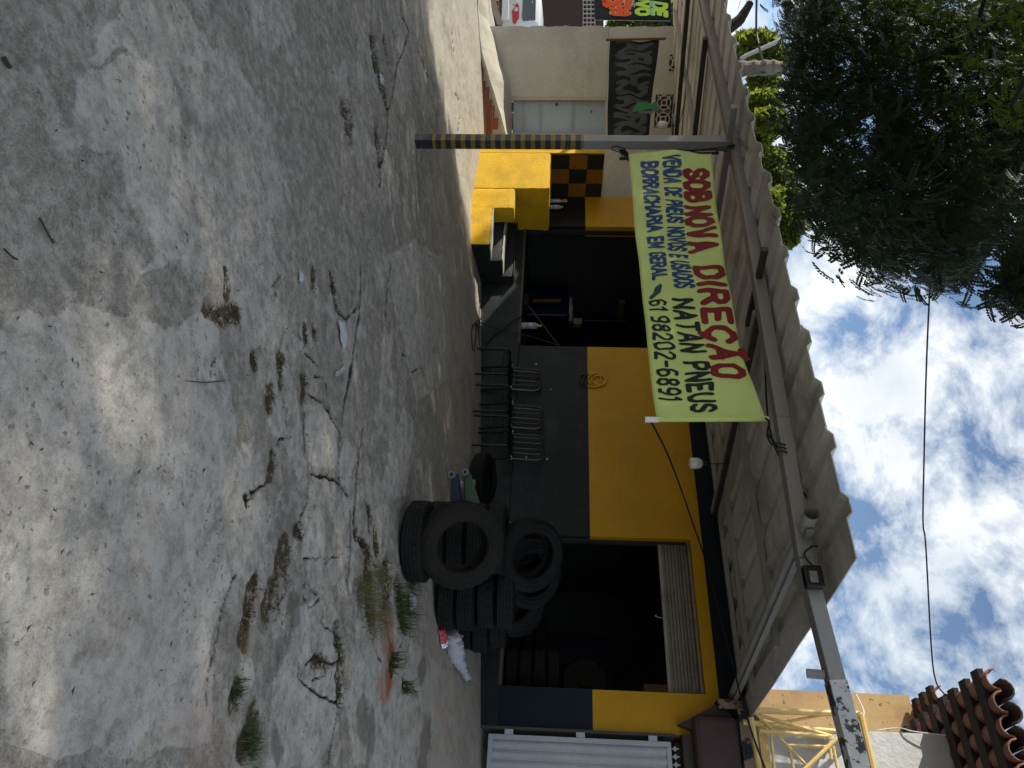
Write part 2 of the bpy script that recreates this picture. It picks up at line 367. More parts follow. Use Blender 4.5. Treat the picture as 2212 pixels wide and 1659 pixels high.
    def lathe(s, prof, n=32, c=(0, 0, 0), axis='z', closed=False):
        vs = []
        for (r, h) in prof:
            for k in range(n):
                a = 2 * PI * k / n; x, y = r * math.cos(a), r * math.sin(a)
                vs.append((c[0] + x, c[1] + y, c[2] + h) if axis == 'z' else (c[0] + x, c[1] + h, c[2] + y))
        m_ = len(prof); fs = []
        for i in range(m_ if closed else m_ - 1):
            j = (i + 1) % m_
            fs += [(i * n + k, i * n + (k + 1) % n, j * n + (k + 1) % n, j * n + k) for k in range(n)]
        return s.add(vs, fs)
    def grid(s, P):                          # P[i][j] points
        a, b = len(P), len(P[0])
        return s.add([p for r_ in P for p in r_], [(i * b + j, i * b + j + 1, (i + 1) * b + j + 1, (i + 1) * b + j) for i in range(a - 1) for j in range(b - 1)])
    def mesh(s, name, mat, off=(0, 0, 0), smooth=False):
        me = bpy.data.meshes.new(name); o = Vector(off)
        me.from_pydata([tuple(Vector(p) - o) for p in s.v], [], s.f)
        bm = bmesh.new(); bm.from_mesh(me); bmesh.ops.recalc_face_normals(bm, faces=bm.faces); bm.to_mesh(me); bm.free()
        me.materials.append(MATS[mat]); 
        if smooth: me.polygons.foreach_set('use_smooth', [True] * len(me.polygons))
        return me
    def build(s, name, mat, parent=None, local=False, smooth=False, bevel=0, label=None, kind=None):
        off = (0, 0, 0) if (parent is None or local) else root_loc(parent)
        o = bpy.data.objects.new(name, s.mesh(name, mat, off, smooth)); link(o)
        if parent is not None: o.parent = parent
        if bevel:
            b = o.modifiers.new('bevel', 'BEVEL'); b.width = bevel; b.segments = 2; b.limit_method = 'ANGLE'
        if smooth:
            try:
                o.data.set_sharp_from_angle(angle=math.radians(40))
            except Exception: pass
        return tag(o, label=label, kind=kind)
def solid(o, t, off=0):
    md = o.modifiers.new('solid', 'SOLIDIFY'); md.thickness = t; md.offset = off; return o
def curve(pts, n=6):                         # Catmull-Rom through pts
    P = [Vector(p) for p in pts]; P = [P[0] * 2 - P[1]] + P + [P[-1] * 2 - P[-2]]; out = []
    for i in range(1, len(P) - 2):
        for k in range(n):
            t = k / n; a, b, c, d = P[i - 1], P[i], P[i + 1], P[i + 2]
            out.append(.5 * ((2 * b) + (c - a) * t + (2 * a - 5 * b + 4 * c - d) * t * t + (3 * b - a - 3 * c + d) * t ** 3))
    out.append(P[-2]); return out
def big_mesh(name, V, FA, mat, smooth=False):
    """V (n,3) array, FA (m,4) quads."""
    me = bpy.data.meshes.new(name); me.vertices.add(len(V)); me.vertices.foreach_set('co', np.ascontiguousarray(V, dtype=np.float32).ravel())
    me.loops.add(FA.size); me.loops.foreach_set('vertex_index', np.ascontiguousarray(FA, dtype=np.int32).ravel())
    me.polygons.add(len(FA)); me.polygons.foreach_set('loop_start', np.arange(0, FA.size, FA.shape[1], dtype=np.int32))
    if smooth: me.polygons.foreach_set('use_smooth', np.ones(len(FA), dtype=bool))
    me.update(calc_edges=True); me.materials.append(MATS[mat]); return me

# ------------------------------------------------------------------ value noise for numpy
def vnoise(x, y, seed=0):
    xi = np.floor(x).astype(np.int64); yi = np.floor(y).astype(np.int64); fx = x - xi; fy = y - yi
    fx = fx * fx * (3 - 2 * fx); fy = fy * fy * (3 - 2 * fy)
    def h(a, b):
        n = (a * 374761393 + b * 668265263 + seed * 974634777) & 0x7fffffff
        n = ((n ^ (n >> 13)) * 1274126177) & 0x7fffffff
        return ((n ^ (n >> 16)) & 0xffff) / 65535.
    return (h(xi, yi) * (1 - fx) + h(xi + 1, yi) * fx) * (1 - fy) + (h(xi, yi + 1) * (1 - fx) + h(xi + 1, yi + 1) * fx) * fy
def fbm(x, y, o=4, seed=0):
    a, s, f = 0, 1., 1.; tot = 0
    for k in range(o): a = a + s * vnoise(x * f, y * f, seed + k); tot += s; s *= .5; f *= 2.03
    return a / tot

# ------------------------------------------------------------------ GROUND
z7 = lambda x, y: (403.2 + x * .3472, 576 + y * .3472)
z8 = lambda x, y: (403.2 + x * .3403, 1094.4 + y * .3403)
z2 = lambda x, y: (691.2 + x * .2430, y * .2430)
def gp(tr, pts): return np.array([on_g(*tr(*p))[:2] for p in pts])
idn = lambda x, y: (x, y)
CRACKS = [(z7, [(1085, 0), (1085, 200), (1080, 330), (1050, 480), (1030, 640), (1010, 740), (985, 860), (975, 980)], .02),
 (z7, [(745, 920), (740, 1050), (770, 1200), (775, 1300), (760, 1470), (720, 1560)], .011),
 (z7, [(770, 790), (830, 830), (890, 900), (920, 980), (965, 1030), (965, 1100), (955, 1340)], .011),
 (z7, [(790, 1300), (860, 1310), (950, 1345), (1010, 1420)], .011), (z7, [(1105, 1010), (1080, 1180), (1065, 1300), (1050, 1480), (1040, 1640)], .018),
 (z7, [(800, 680), (860, 700), (880, 780), (900, 900)], .008), (z7, [(510, 1340), (450, 1390), (400, 1420), (375, 1470)], .012),
 (z7, [(1270, 0), (1245, 220), (1240, 340)], .016), (z7, [(1340, 545), (1380, 560), (1400, 660), (1460, 630), (1510, 770)], .009),
 (z7, [(900, 60), (930, 200), (950, 290), (1000, 330), (1060, 270)], .012), (z7, [(600, 810), (630, 900), (630, 1050), (570, 1100)], .007),
 (z7, [(700, 400), (740, 520), (780, 570), (830, 620)], .008), (z7, [(180, 560), (150, 640), (140, 720)], .005), (z7, [(600, 60), (545, 130), (560, 190)], .006),
 (z8, [(1045, 40), (1040, 300), (1020, 480), (1030, 560)], .014), (z8, [(660, 370), (640, 560), (600, 640), (620, 740)], .009),
 (z8, [(770, 390), (755, 590), (790, 640), (850, 600), (840, 560), (800, 520)], .007), (z8, [(950, 780), (930, 870), (1000, 960), (990, 1080), (960, 1240), (930, 1440), (900, 1640)], .011),
 (z8, [(710, 1000), (720, 1090), (810, 1170), (900, 1220), (950, 1240)], .01), (z8, [(990, 970), (920, 1000), (870, 980), (820, 955), (760, 1000)], .012),
 (z8, [(1380, 760), (1370, 880), (1330, 960)], .012), (z8, [(1430, 690), (1420, 850), (1390, 1000), (1390, 1110), (1430, 1120), (1480, 1220)], .012),
 (z8, [(320, 440), (240, 600), (210, 760), (190, 930), (140, 1050), (140, 1260)], .008), (z8, [(1200, 850), (1210, 960), (1240, 970)], .008),
 (z8, [(870, 660), (860, 720), (890, 770), (930, 800)], .009), (z8, [(1070, 170), (1150, 270), (1200, 380)], .013), (z8, [(1270, 730), (1290, 850), (1300, 940)], .01),
 (z8, [(1050, 200), (980, 320), (760, 330)], .005), (z8, [(900, 1010), (870, 1060), (800, 1100)], .006),
 (z2, [(460, 0), (460, 330), (470, 470), (520, 740), (600, 980), (615, 1100), (555, 1500), (540, 1659)], .02),
 (z2, [(720, 30), (730, 150), (800, 280), (760, 420), (700, 560), (660, 800), (610, 1050)], .016), (z2, [(820, 290), (880, 450), (930, 600), (970, 710)], .012),
 (z2, [(1160, 270), (1190, 480), (1195, 580)], .014), (z2, [(1200, 830), (1240, 900), (1240, 1040), (1220, 1200)], .012), (z2, [(330, 370), (330, 600)], .01),
 (z2, [(890, 730), (920, 950), (950, 1100)], .008), (z2, [(920, 430), (930, 620)], .02), (z2, [(1030, 980), (1070, 1120)], .012), (z2, [(90, 530), (130, 730)], .006),
 (z2, [(1225, 1370), (1260, 1500), (1270, 1659)], .01)]
MOSS = [(z7, [(790, 20), (795, 150)], .035), (z7, [(900, 40), (915, 110), (940, 250)], .03), (z7, [(590, 590), (592, 700)], .05), (z7, [(738, 700), (740, 800)], .05), (z7, [(535, 790), (515, 880)], .045),
 (z7, [(540, 1170), (535, 1290)], .035), (z7, [(430, 580), (432, 620)], .04), (z7, [(120, 280), (320, 300)], .035), (z7, [(1130, 1520), (1135, 1600)], .045), (z7, [(720, 1600), (690, 1650)], .04), (z7, [(250, 30), (250, 180)], .03),
 (z7, [(375, 1440), (380, 1470)], .03), (z7, [(740, 400), (745, 450)], .04), (z7, [(800, 400), (805, 440)], .03), (z7, [(1020, 640), (1010, 720)], .03),
 (z8, [(640, 260), (590, 420), (560, 580), (520, 690)], .06), (z8, [(450, 430), (410, 520), (400, 700), (370, 850)], .05), (z8, [(945, 800), (960, 900)], .04), (z8, [(965, 1140), (960, 1230)], .055), (z8, [(325, 1150), (310, 1230)], .04),
 (z8, [(420, 1420), (370, 1580)], .08), (z8, [(820, 960), (860, 1000)], .04), (z8, [(980, 950), (960, 1080)], .05), (z8, [(1150, 420), (1160, 760)], .1), (z8, [(1260, 380), (1270, 600)], .1), (z8, [(1350, 520), (1380, 740)], .09), (z8, [(1150, 20), (1160, 90)], .05), (z8, [(720, 130), (730, 190)], .035),
 (z8, [(1070, 180), (1150, 290)], .05), (z8, [(1200, 180), (1210, 300)], .05), (z8, [(1300, 1000), (1310, 1080)], .03), (z8, [(1380, 1080), (1385, 1170)], .03),
 (z2, [(470, 380), (500, 560), (560, 740), (590, 900)], .09), (z2, [(580, 380), (600, 520)], .07), (z2, [(240, 980), (270, 1200)], .1), (z2, [(520, 1220), (540, 1450)], .08)]
HOLES = [MOSS[i] for i in (-4, -3, -2, -1)]
RUST = [(z8, [(1300, 900), (1290, 1150)], .05, 1.), (z8, [(1240, 1150), (1260, 1210)], .05, .5), (z8, [(1280, 740), (1270, 880)], .06, .6), (z8, [(100, 1430), (110, 1540)], .12, .14), (z8, [(420, 560), (400, 740)], .05, .3), (idn, [(280, 1290), (290, 1350)], .12, .07)]
WET = [(z8, [(1110, 1300), (1115, 1350)], .11), (z8, [(1160, 1350), (1160, 1470)], .1), (z8, [(1145, 1560), (1140, 1630)], .04), (z8, [(1500, 1010), (1490, 1060)], .12), (z8, [(1520, 1480), (1500, 1640)], .16), (z8, [(1090, 1300), (1100, 1400)], .07), (z8, [(690, 640), (690, 720)], .07), (z8, [(570, 1500), (590, 1560)], .07), (z8, [(585, 960), (580, 1010)], .03)]
PINK = [(z8, [(1610, 1240), (1650, 1400), (1720, 1600), (1740, 1659)], .03), (z8, [(1640, 1250), (1690, 1330)], .02)]
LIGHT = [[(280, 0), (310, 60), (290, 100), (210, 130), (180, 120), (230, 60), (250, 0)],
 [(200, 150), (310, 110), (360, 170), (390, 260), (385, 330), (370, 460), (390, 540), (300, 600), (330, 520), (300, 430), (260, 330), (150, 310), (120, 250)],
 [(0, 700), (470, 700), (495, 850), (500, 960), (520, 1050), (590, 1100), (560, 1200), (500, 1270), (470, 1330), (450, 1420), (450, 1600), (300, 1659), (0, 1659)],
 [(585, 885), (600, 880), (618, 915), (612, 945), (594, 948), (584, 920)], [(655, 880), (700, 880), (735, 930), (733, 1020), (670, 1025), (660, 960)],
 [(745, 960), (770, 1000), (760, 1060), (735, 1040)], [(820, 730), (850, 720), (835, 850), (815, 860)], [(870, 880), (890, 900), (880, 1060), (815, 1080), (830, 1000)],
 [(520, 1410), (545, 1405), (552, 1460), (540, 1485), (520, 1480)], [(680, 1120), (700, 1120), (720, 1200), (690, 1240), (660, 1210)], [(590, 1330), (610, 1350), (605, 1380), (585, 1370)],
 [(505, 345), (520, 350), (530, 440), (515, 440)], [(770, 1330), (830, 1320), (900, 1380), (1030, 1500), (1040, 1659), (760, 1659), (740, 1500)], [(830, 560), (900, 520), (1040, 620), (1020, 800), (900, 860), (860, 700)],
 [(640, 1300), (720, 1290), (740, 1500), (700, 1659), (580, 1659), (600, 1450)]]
def build_ground():
    nd, nt_ = 500, 540
    d = np.exp(np.linspace(math.log(1.15), math.log(16.5), nd)); t = np.linspace(-.72, .66, nt_)
    D, T = np.meshgrid(d, t, indexing='ij')
    x = (R0x * D * T + F0x * D).ravel(); y = (R0y * D * T + F0y * D).ravel()
    wx = x + .05 * (fbm(x * 5, y * 5, 3, 5) - .5); wy = y + .05 * (fbm(x * 5, y * 5, 3, 9) - .5)
    jx = x + .03 * (fbm(x * 22, y * 22, 2, 3) - .5); jy = y + .03 * (fbm(x * 22, y * 22, 2, 4) - .5)
    def dist(pts, ax, ay):
        best = np.full(len(ax), 9.)
        lo = pts.min(0) - .5; hi = pts.max(0) + .5; k = np.where((ax > lo[0]) & (ax < hi[0]) & (ay > lo[1]) & (ay < hi[1]))[0]
        for a, b in zip(pts[:-1], pts[1:]):
            e = b - a; L = e @ e + 1e-9; u = np.clip(((ax[k] - a[0]) * e[0] + (ay[k] - a[1]) * e[1]) / L, 0, 1)
            best[k] = np.minimum(best[k], np.hypot(ax[k] - a[0] - u * e[0], ay[k] - a[1] - u * e[1]))
        return best
    wob = .35 + 1.3 * fbm(x * 9, y * 9, 3, 21)
    crack = np.zeros(len(x)); moss = np.zeros(len(x)); rust = np.zeros(len(x)); wet = np.zeros(len(x)); pink = np.zeros(len(x)); hole = np.zeros(len(x)); light = np.zeros(len(x))
    for tr, pts, w in CRACKS:
        dd = dist(gp(tr, pts), jx, jy); crack = np.maximum(crack, np.clip(1.3 - dd / (w * wob * .8), 0, 1))
    mm = .1 + 1.7 * fbm(x * 11, y * 11, 4, 31) ** 1.3
    for tr, pts, w in MOSS:
        dd = dist(gp(tr, pts), wx, wy); moss = np.maximum(moss, np.clip(1.6 - dd / (w * mm), 0, 1))
    for tr, pts, w in HOLES:
        dd = dist(gp(tr, pts), wx, wy); hole = np.maximum(hole, np.clip(1.5 - dd / (w * mm), 0, 1))
    for tr, pts, w, k in RUST:
        dd = dist(gp(tr, pts), wx, wy); rust = np.maximum(rust, k * np.clip(1.7 - dd / (w * mm * 1.6), 0, 1))
    for tr, pts, w in WET:
        dd = dist(gp(tr, pts), wx, wy); wet = np.maximum(wet, np.clip((1.1 - dd / (w * wob)) * 2.5, 0, 1))
    for tr, pts, w in PINK:
        dd = dist(gp(tr, pts), wx, wy); pink = np.maximum(pink, np.clip(1.2 - dd / (w * mm), 0, 1))
    lx = x + .22 * (fbm(x * 3, y * 3, 4, 51) - .5); ly = y + .22 * (fbm(x * 3, y * 3, 4, 61) - .5)
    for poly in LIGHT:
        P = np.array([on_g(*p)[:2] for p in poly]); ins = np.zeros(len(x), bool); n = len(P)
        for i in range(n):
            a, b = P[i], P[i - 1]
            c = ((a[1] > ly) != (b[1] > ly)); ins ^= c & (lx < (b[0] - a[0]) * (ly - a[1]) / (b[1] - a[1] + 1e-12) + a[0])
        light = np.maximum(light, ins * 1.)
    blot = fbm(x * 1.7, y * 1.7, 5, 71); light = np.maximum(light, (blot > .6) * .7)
    # strip on the left: its sunlit brightness is put into a paler colour
    pale = np.clip((-7.6 - x) * .8 + (y - 6) * .12, 0, 1)
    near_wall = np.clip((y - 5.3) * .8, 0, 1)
    z = ground_z(x, y) + .03 * (fbm(x * .9, y * .9, 3, 81) - .5) * np.clip(8.6 - y, 0, 1) + .012 * (fbm(x * 4, y * 4, 3, 85) - .5) + .004 * (fbm(x * 22, y * 22, 3, 87) - .5) * (1 - .8 * light)
    z += .003 * light - .022 * crack - .012 * np.clip(moss, 0, 1) - .05 * hole * (.5 + fbm(x * 30, y * 30, 2, 93))
    ed = np.minimum(np.clip((D.ravel() - 1.15) / .12, 0, 1), np.clip((16.5 - D.ravel()) / .8, 0, 1)) * np.clip((T.ravel() + .72) / .03, 0, 1) * np.clip((.66 - T.ravel()) / .03, 0, 1)
    z = ground_z(x, y) + (z - ground_z(x, y)) * ed
    V = np.stack([x, y, z], 1)
    i, j = np.meshgrid(np.arange(nd - 1), np.arange(nt_ - 1), indexing='ij'); a = (i * nt_ + j).ravel()
    FA = np.stack([a, a + 1, a + nt_ + 1, a + nt_], 1)
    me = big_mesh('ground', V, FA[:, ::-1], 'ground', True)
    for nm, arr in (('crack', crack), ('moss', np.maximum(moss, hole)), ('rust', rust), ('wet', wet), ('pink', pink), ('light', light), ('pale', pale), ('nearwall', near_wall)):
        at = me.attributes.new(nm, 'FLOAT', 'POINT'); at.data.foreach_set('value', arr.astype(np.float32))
    o = bpy.data.objects.new('concrete_ground', me); link(o); tag(o, 'cracked patched concrete forecourt with moss in its cracks', None, None, 'structure')
R0x, R0y, F0x, F0y = _R0[0], _R0[1], _F0[0], _F0[1]
def ground_mat():
    mt, t, bs = nt('ground'); co = node(t, 'ShaderNodeNewGeometry').outputs['Position']
    A = lambda n: node(t, 'ShaderNodeAttribute', attribute_name=n).outputs['Fac']
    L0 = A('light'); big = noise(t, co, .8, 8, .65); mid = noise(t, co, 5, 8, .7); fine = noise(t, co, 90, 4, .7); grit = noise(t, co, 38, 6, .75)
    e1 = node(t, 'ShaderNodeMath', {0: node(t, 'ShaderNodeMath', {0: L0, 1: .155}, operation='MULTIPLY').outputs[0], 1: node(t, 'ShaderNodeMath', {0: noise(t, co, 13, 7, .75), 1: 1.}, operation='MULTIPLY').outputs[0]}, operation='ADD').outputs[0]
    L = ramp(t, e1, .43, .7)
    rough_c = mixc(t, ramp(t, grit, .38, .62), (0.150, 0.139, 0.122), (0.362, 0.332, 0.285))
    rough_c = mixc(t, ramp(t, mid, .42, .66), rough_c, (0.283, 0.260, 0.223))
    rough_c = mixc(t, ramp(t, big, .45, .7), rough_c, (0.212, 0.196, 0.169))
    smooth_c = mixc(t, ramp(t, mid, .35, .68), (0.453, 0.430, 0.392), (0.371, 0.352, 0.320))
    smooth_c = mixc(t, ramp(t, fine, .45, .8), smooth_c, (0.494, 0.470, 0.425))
    vo = node(t, 'ShaderNodeTexVoronoi', {'Vector': node(t, 'ShaderNodeVectorMath', {0: co, 1: node(t, 'ShaderNodeVectorMath', {0: node(t, 'ShaderNodeTexNoise', {'Vector': co, 'Scale': 55., 'Detail': 4.}).outputs['Color'], 1: (0.046, 0.045, 0.043)}, operation='MULTIPLY').outputs[0]}, operation='ADD').outputs[0], 'Scale': 34., 'Randomness': 1.}, feature='F1')
    pit = node(t, 'ShaderNodeMath', {0: ramp(t, node(t, 'ShaderNodeMath', {0: vo.outputs['Distance'], 1: node(t, 'ShaderNodeMath', {0: node(t, 'ShaderNodeSeparateColor', {0: vo.outputs['Color']}).outputs[1], 1: .3}, operation='MULTIPLY').outputs[0]}, operation='ADD').outputs[0], .22, .4, (1, 1, 1), (0, 0, 0)), 1: ramp(t, node(t, 'ShaderNodeSeparateColor', {0: vo.outputs['Color']}).outputs[0], .35, .8)}, operation='MULTIPLY').outputs[0]
    dens = ramp(t, noise(t, co, 2.1, 5, .7), .3, .5)
    pit = node(t, 'ShaderNodeMath', {0: pit, 1: dens}, operation='MULTIPLY').outputs[0]
    smooth_c = mixc(t, node(t, 'ShaderNodeMath', {0: pit, 1: .95}, operation='MULTIPLY').outputs[0], smooth_c, (0.124, 0.117, 0.105))
    smooth_c = mixc(t, ramp(t, noise(t, co, 3.1, 9, .78), .45, .75), smooth_c, (0.309, 0.293, 0.267))
    spk = noise(t, co, 150, 3, .8); sp2 = noise(t, co, 62, 4, .75)
    rough_c = mixc(t, ramp(t, spk, .36, .62), mixc(t, .6, rough_c, (0.045, 0.040, 0.035)), rough_c)
    rough_c = mixc(t, ramp(t, sp2, .6, .7), rough_c, (0.406, 0.374, 0.323))
    smooth_c = mixc(t, ramp(t, spk, .3, .5), mixc(t, .4, smooth_c, (0.154, 0.147, 0.134)), smooth_c)
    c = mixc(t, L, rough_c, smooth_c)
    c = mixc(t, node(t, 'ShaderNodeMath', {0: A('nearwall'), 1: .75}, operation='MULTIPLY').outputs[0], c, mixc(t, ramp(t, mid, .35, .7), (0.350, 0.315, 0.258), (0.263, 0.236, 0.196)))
    c = mixc(t, node(t, 'ShaderNodeMath', {0: A('pale'), 1: .85}, operation='MULTIPLY').outputs[0], c, mixc(t, ramp(t, mid, .35, .68), (.5, .465, .39), (.38, .35, .295)))
    c = mixc(t, ramp(t, noise(t, co, 1.9, 7, .75, .6), .55, .7), c, mixc(t, .4, c, (0.154, 0.145, 0.129)))
    c = mixc(t, ramp(t, noise(t, co, 4.3, 9, .78, .4), .52, .66), c, mixc(t, .5, c, (.1, .096, .088)))
    c = mixc(t, ramp(t, noise(t, node(t, 'ShaderNodeVectorMath', {0: co, 1: (7., 3., 1.)}, operation='ADD').outputs[0], 2.6, 9, .75, .3), .56, .68), c, mixc(t, .45, c, (.5, .49, .46)))
    c = mixc(t, node(t, 'ShaderNodeMath', {0: A('rust'), 1: .9}, operation='MULTIPLY').outputs[0], c, (.26, .075, .028))
    c = mixc(t, node(t, 'ShaderNodeMath', {0: A('pink'), 1: .4}, operation='MULTIPLY').outputs[0], c, (.4, .1, .12))
    c = mixc(t, node(t, 'ShaderNodeMath', {0: A('wet'), 1: .6}, operation='MULTIPLY').outputs[0], c, (0.077, 0.065, 0.053))
    c = mixc(t, ramp(t, node(t, 'ShaderNodeMath', {0: A('moss'), 1: ramp(t, noise(t, co, 24, 6, .75), .36, .6)}, operation='MULTIPLY').outputs[0], .1, .5), c, mixc(t, ramp(t, noise(t, co, 60, 4, .8), .35, .65), (0.036, 0.026, 0.015), (0.093, 0.072, 0.040)))
    c = mixc(t, ramp(t, A('crack'), .15, .7), c, (0.029, 0.025, 0.021))
    t.links.new(c, bs.inputs['Base Color']); bs.inputs['Specular IOR Level'].default_value = .25
    t.links.new(mixc(t, A('wet'), (.88, .88, .88), (.6, .6, .6)), bs.inputs['Roughness'])
    h = node(t, 'ShaderNodeMath', {0: node(t, 'ShaderNodeMath', {0: grit, 1: mixc(t, L, (1, 1, 1), (0.258, 0.250, 0.239))}, operation='MULTIPLY').outputs[0], 1: node(t, 'ShaderNodeMath', {0: pit, 1: -.6}, operation='MULTIPLY').outputs[0]}, operation='ADD').outputs[0]
    b = node(t, 'ShaderNodeBump', {'Strength': .9, 'Distance': .008, 'Height': h}); t.links.new(b.outputs[0], bs.inputs['Normal'])
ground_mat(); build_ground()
g = np.concatenate([np.linspace(-160, -30, 12), np.arange(-27, 14, .3), np.linspace(16, 160, 14)])
P = []
for a in g:
    row = []
    for b_ in g:
        d_ = a * F0x + b_ * F0y; t_ = (a * R0x + b_ * R0y) / max(d_, .01)
        ins_ = 1.6 < d_ < 15.7 and -.72 + .42 / d_ < t_ < .66 - .42 / d_
        row.append((a, b_, float(ground_z(a, b_)) - (.14 if ins_ else .004)))
    P.append(row)
tag(MB().grid(P).build('street_ground', 'ground', smooth=True), 'worn concrete stretching away beyond the forecourt', None, None, 'structure')

# ------------------------------------------------------------------ SHOP BUILDING
SH = thing('tyre_shop', 'single storey tyre shop with yellow and dark grey two tone walls', 'building', (-6, 8.5, .5))
Q = 8.5; ZS = 1.98; ZT = 3.34; ZR = 3.62; TH = .22
OPM, OPR = (-9.53, -6.93), (-3.92, -2.12); XL, XR = -10.3, -1.70; ZO = 3.2
def bx(*a): return MB().box(*a)
for x0, x1, lb in ((XL, OPM[0], 'dark lower wall left of the left bay'), (OPM[1], OPR[0], 'dark grey lower wall behind the chairs')):
    MB().box((x0, Q, .98), (x1, Q + TH, ZS)).build('dado_wall', 'dado_paint', SH, label=lb)
bx((OPR[1], Q, .98), (XR, Q + TH, ZS)).build('dado_wall', 'navy_paint', SH, label='navy lower wall right of the doorway')
b = MB()
for x0, x1 in ((XL, OPM[0]), (OPM[1], OPR[0]), (OPR[1], XR)): b.box((x0, Q, ZS), (x1, Q + TH, ZO))
b.box((XL, Q, ZO), (XR, Q + TH, ZT)); b.build('upper_wall', 'yellow_paint', SH, label='yellow upper wall')
bx((XL, Q - .012, ZT), (XR - .02, Q + TH, ZR)).build('fascia_band', 'navy_paint', SH, label='dark navy band under the roof')
# base of the wall and the raised floor
P = []
for x in np.linspace(-8.12, XR, 14): P.append([(x, Q - .05, float(ground_z(x, Q)) - .15), (x, Q - .05, .965), (x, Q - .03, .98), (x, Q + .3, .98)])
MB().grid(P).build('plinth', 'dado_paint', SH)
MB().box((XL, Q - .02, -.1), (-8.12, Q + .25, .978)).build('plinth', 'step_paint', SH, label='plinth behind the steps')
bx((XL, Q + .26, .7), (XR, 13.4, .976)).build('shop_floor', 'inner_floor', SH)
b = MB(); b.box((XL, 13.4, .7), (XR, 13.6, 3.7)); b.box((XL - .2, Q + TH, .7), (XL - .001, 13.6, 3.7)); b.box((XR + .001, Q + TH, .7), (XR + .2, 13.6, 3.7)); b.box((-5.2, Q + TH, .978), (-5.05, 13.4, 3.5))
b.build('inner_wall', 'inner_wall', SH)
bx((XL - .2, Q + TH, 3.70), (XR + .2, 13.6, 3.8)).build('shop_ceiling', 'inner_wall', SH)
# door edges
for x0, x1 in (OPM, OPR):
    MB().box((x0, Q - .055, .955), (x1, Q + .1, .988)).build('threshold', 'old_lintel', SH)
# rolled-up shutters
for (x0, x1), zb in ((OPR, 2.86), (OPM, 2.95)):
    rs = MB().box((x0 + .005, Q + .1, ZO - .03), (x1 - .005, Q + .2, ZO - .001)).build('roller_shutter', 'shutter_slat', SH)
    n = 8; h = (ZO - .03 - zb) / n; me = None
    for k in range(n):
        z0 = zb + k * h
        prof = [(0, .0), (-.014, .006), (-.018, h * .35), (-.006, h * .5), (-.018, h * .65), (-.014, h - .008), (0, h - .004)]
        s_ = MB().prism([(x0 + .02, Q + .14 + a, z0 + c) for a, c in prof], (x1 - x0 - .04, 0, 0)).build('slat', 'shutter_slat', rs)
    MB().box((x0 + .02, Q + .12, zb - .04), (x1 - .02, Q + .15, zb - .002)).build('bottom_bar', 'shutter_slat', rs)
    for x in (x0 + .012, x1 - .012):
        MB().box((x - .01, Q + .08, .99), (x + .01, Q + .17, ZO - .04)).build('guide_rail', 'dark_steel', rs)
gr = MB()
for z0 in (3.06, 3.16): gr.tube([(OPR[0] + .04, Q + .05, z0 + .004), (OPR[1] - .04, Q + .05, z0)], .004, 5)
for k in range(8):
    x = OPR[0] + .12 + k * .215; gr.tube([(x, Q + .05, 3.04), (x, Q + .05, ZO - .01)], .004, 5)
gr.build('safety_grille', 'yellow_rod', SH)
MB().tube(curve([(-2.98, Q + .1, 2.85), (-2.96, Q + .06, 2.78), (-2.97, Q + .04, 2.72), (-2.99, Q + .05, 2.74)]), .005, 5).build('pull_hook', 'chrome_clip', SH)
# the low block, the side wall and the steps on the left
QF = 7.6; XW = XL
MB().rbox((XW - .1, QF, .1), (XW, Q, 2.26), .07, .004).build('side_wall', 'yellow_stucco', SH, smooth=True)
MB().box((XW + .001, QF + .012, 1.39), (XW + .012, Q - .001, 2.255)).build('checker_panel', 'checker_paint', SH, label='side wall face painted in black and orange squares')
MB().rbox((XW + .001, QF, .1), (-9.4, Q - .022, 1.37), .06, .006).build('counter_block', 'yellow_stucco', SH, smooth=True, label='yellow painted masonry counter beside the steps')
MB().rbox((-9.395, QF + .004, .1), (-8.93, QF + .3, .83), .05, .008).build('stub_wall', 'yellow_stucco', SH, smooth=True)
MB().box((XL + .01, Q - .006, 1.38), (OPM[0] - .003, Q - .001, ZS - .001)).build('dark_panel', 'black_paint', SH, label='black painted wall above the counter')
for k, (q0, zt, zb) in enumerate(((QF, .52, .1), (7.93, .69, .1), (8.28, .85, .1))):
    q1 = (7.93, 8.28, Q - .03)[k]
    x0 = -8.929 if k == 0 else -9.398
    st = MB().rbox((x0, q0 + .014, zb), (-8.12 - .01 * k, q1, zt - .02), .06, .008).build('step', 'step_paint', SH, smooth=True)
    MB().rbox((x0, q0 + .0, zt - .022), (-8.125 - .01 * k, q1 - .001, zt), .04, .006).build('tread', 'tread_lit' if k < 2 else 'step_paint', st, smooth=True)  # sunlit treads are coloured pale, the unlit top one dark
    if k == 0: MB().box((x0, q0, zb), (-8.12, q0 + .013, zt - .021)).build('riser', 'yellow_stucco', st)
stk = thing('sticker', 'small pale sticker on the black wall above the counter', 'sticker', (-10.2, Q - .01, 1.5))
MB().box((-10.22, Q - .009, 1.42), (-10.13, Q - .0065, 1.53)).build('backing', 'white_plastic', stk)
b = MB()
for k in range(4):
    a = k * PI / 2 + PI / 4; b.lathe([(.0, 0), (.024, 0), (.024, .003), (0, .003)], 10, (-10.175 + .026 * math.cos(a), Q - .0095, 1.63 + .026 * math.sin(a)), 'y')
b.build('flower_emblem', 'sticker_yellow', stk)
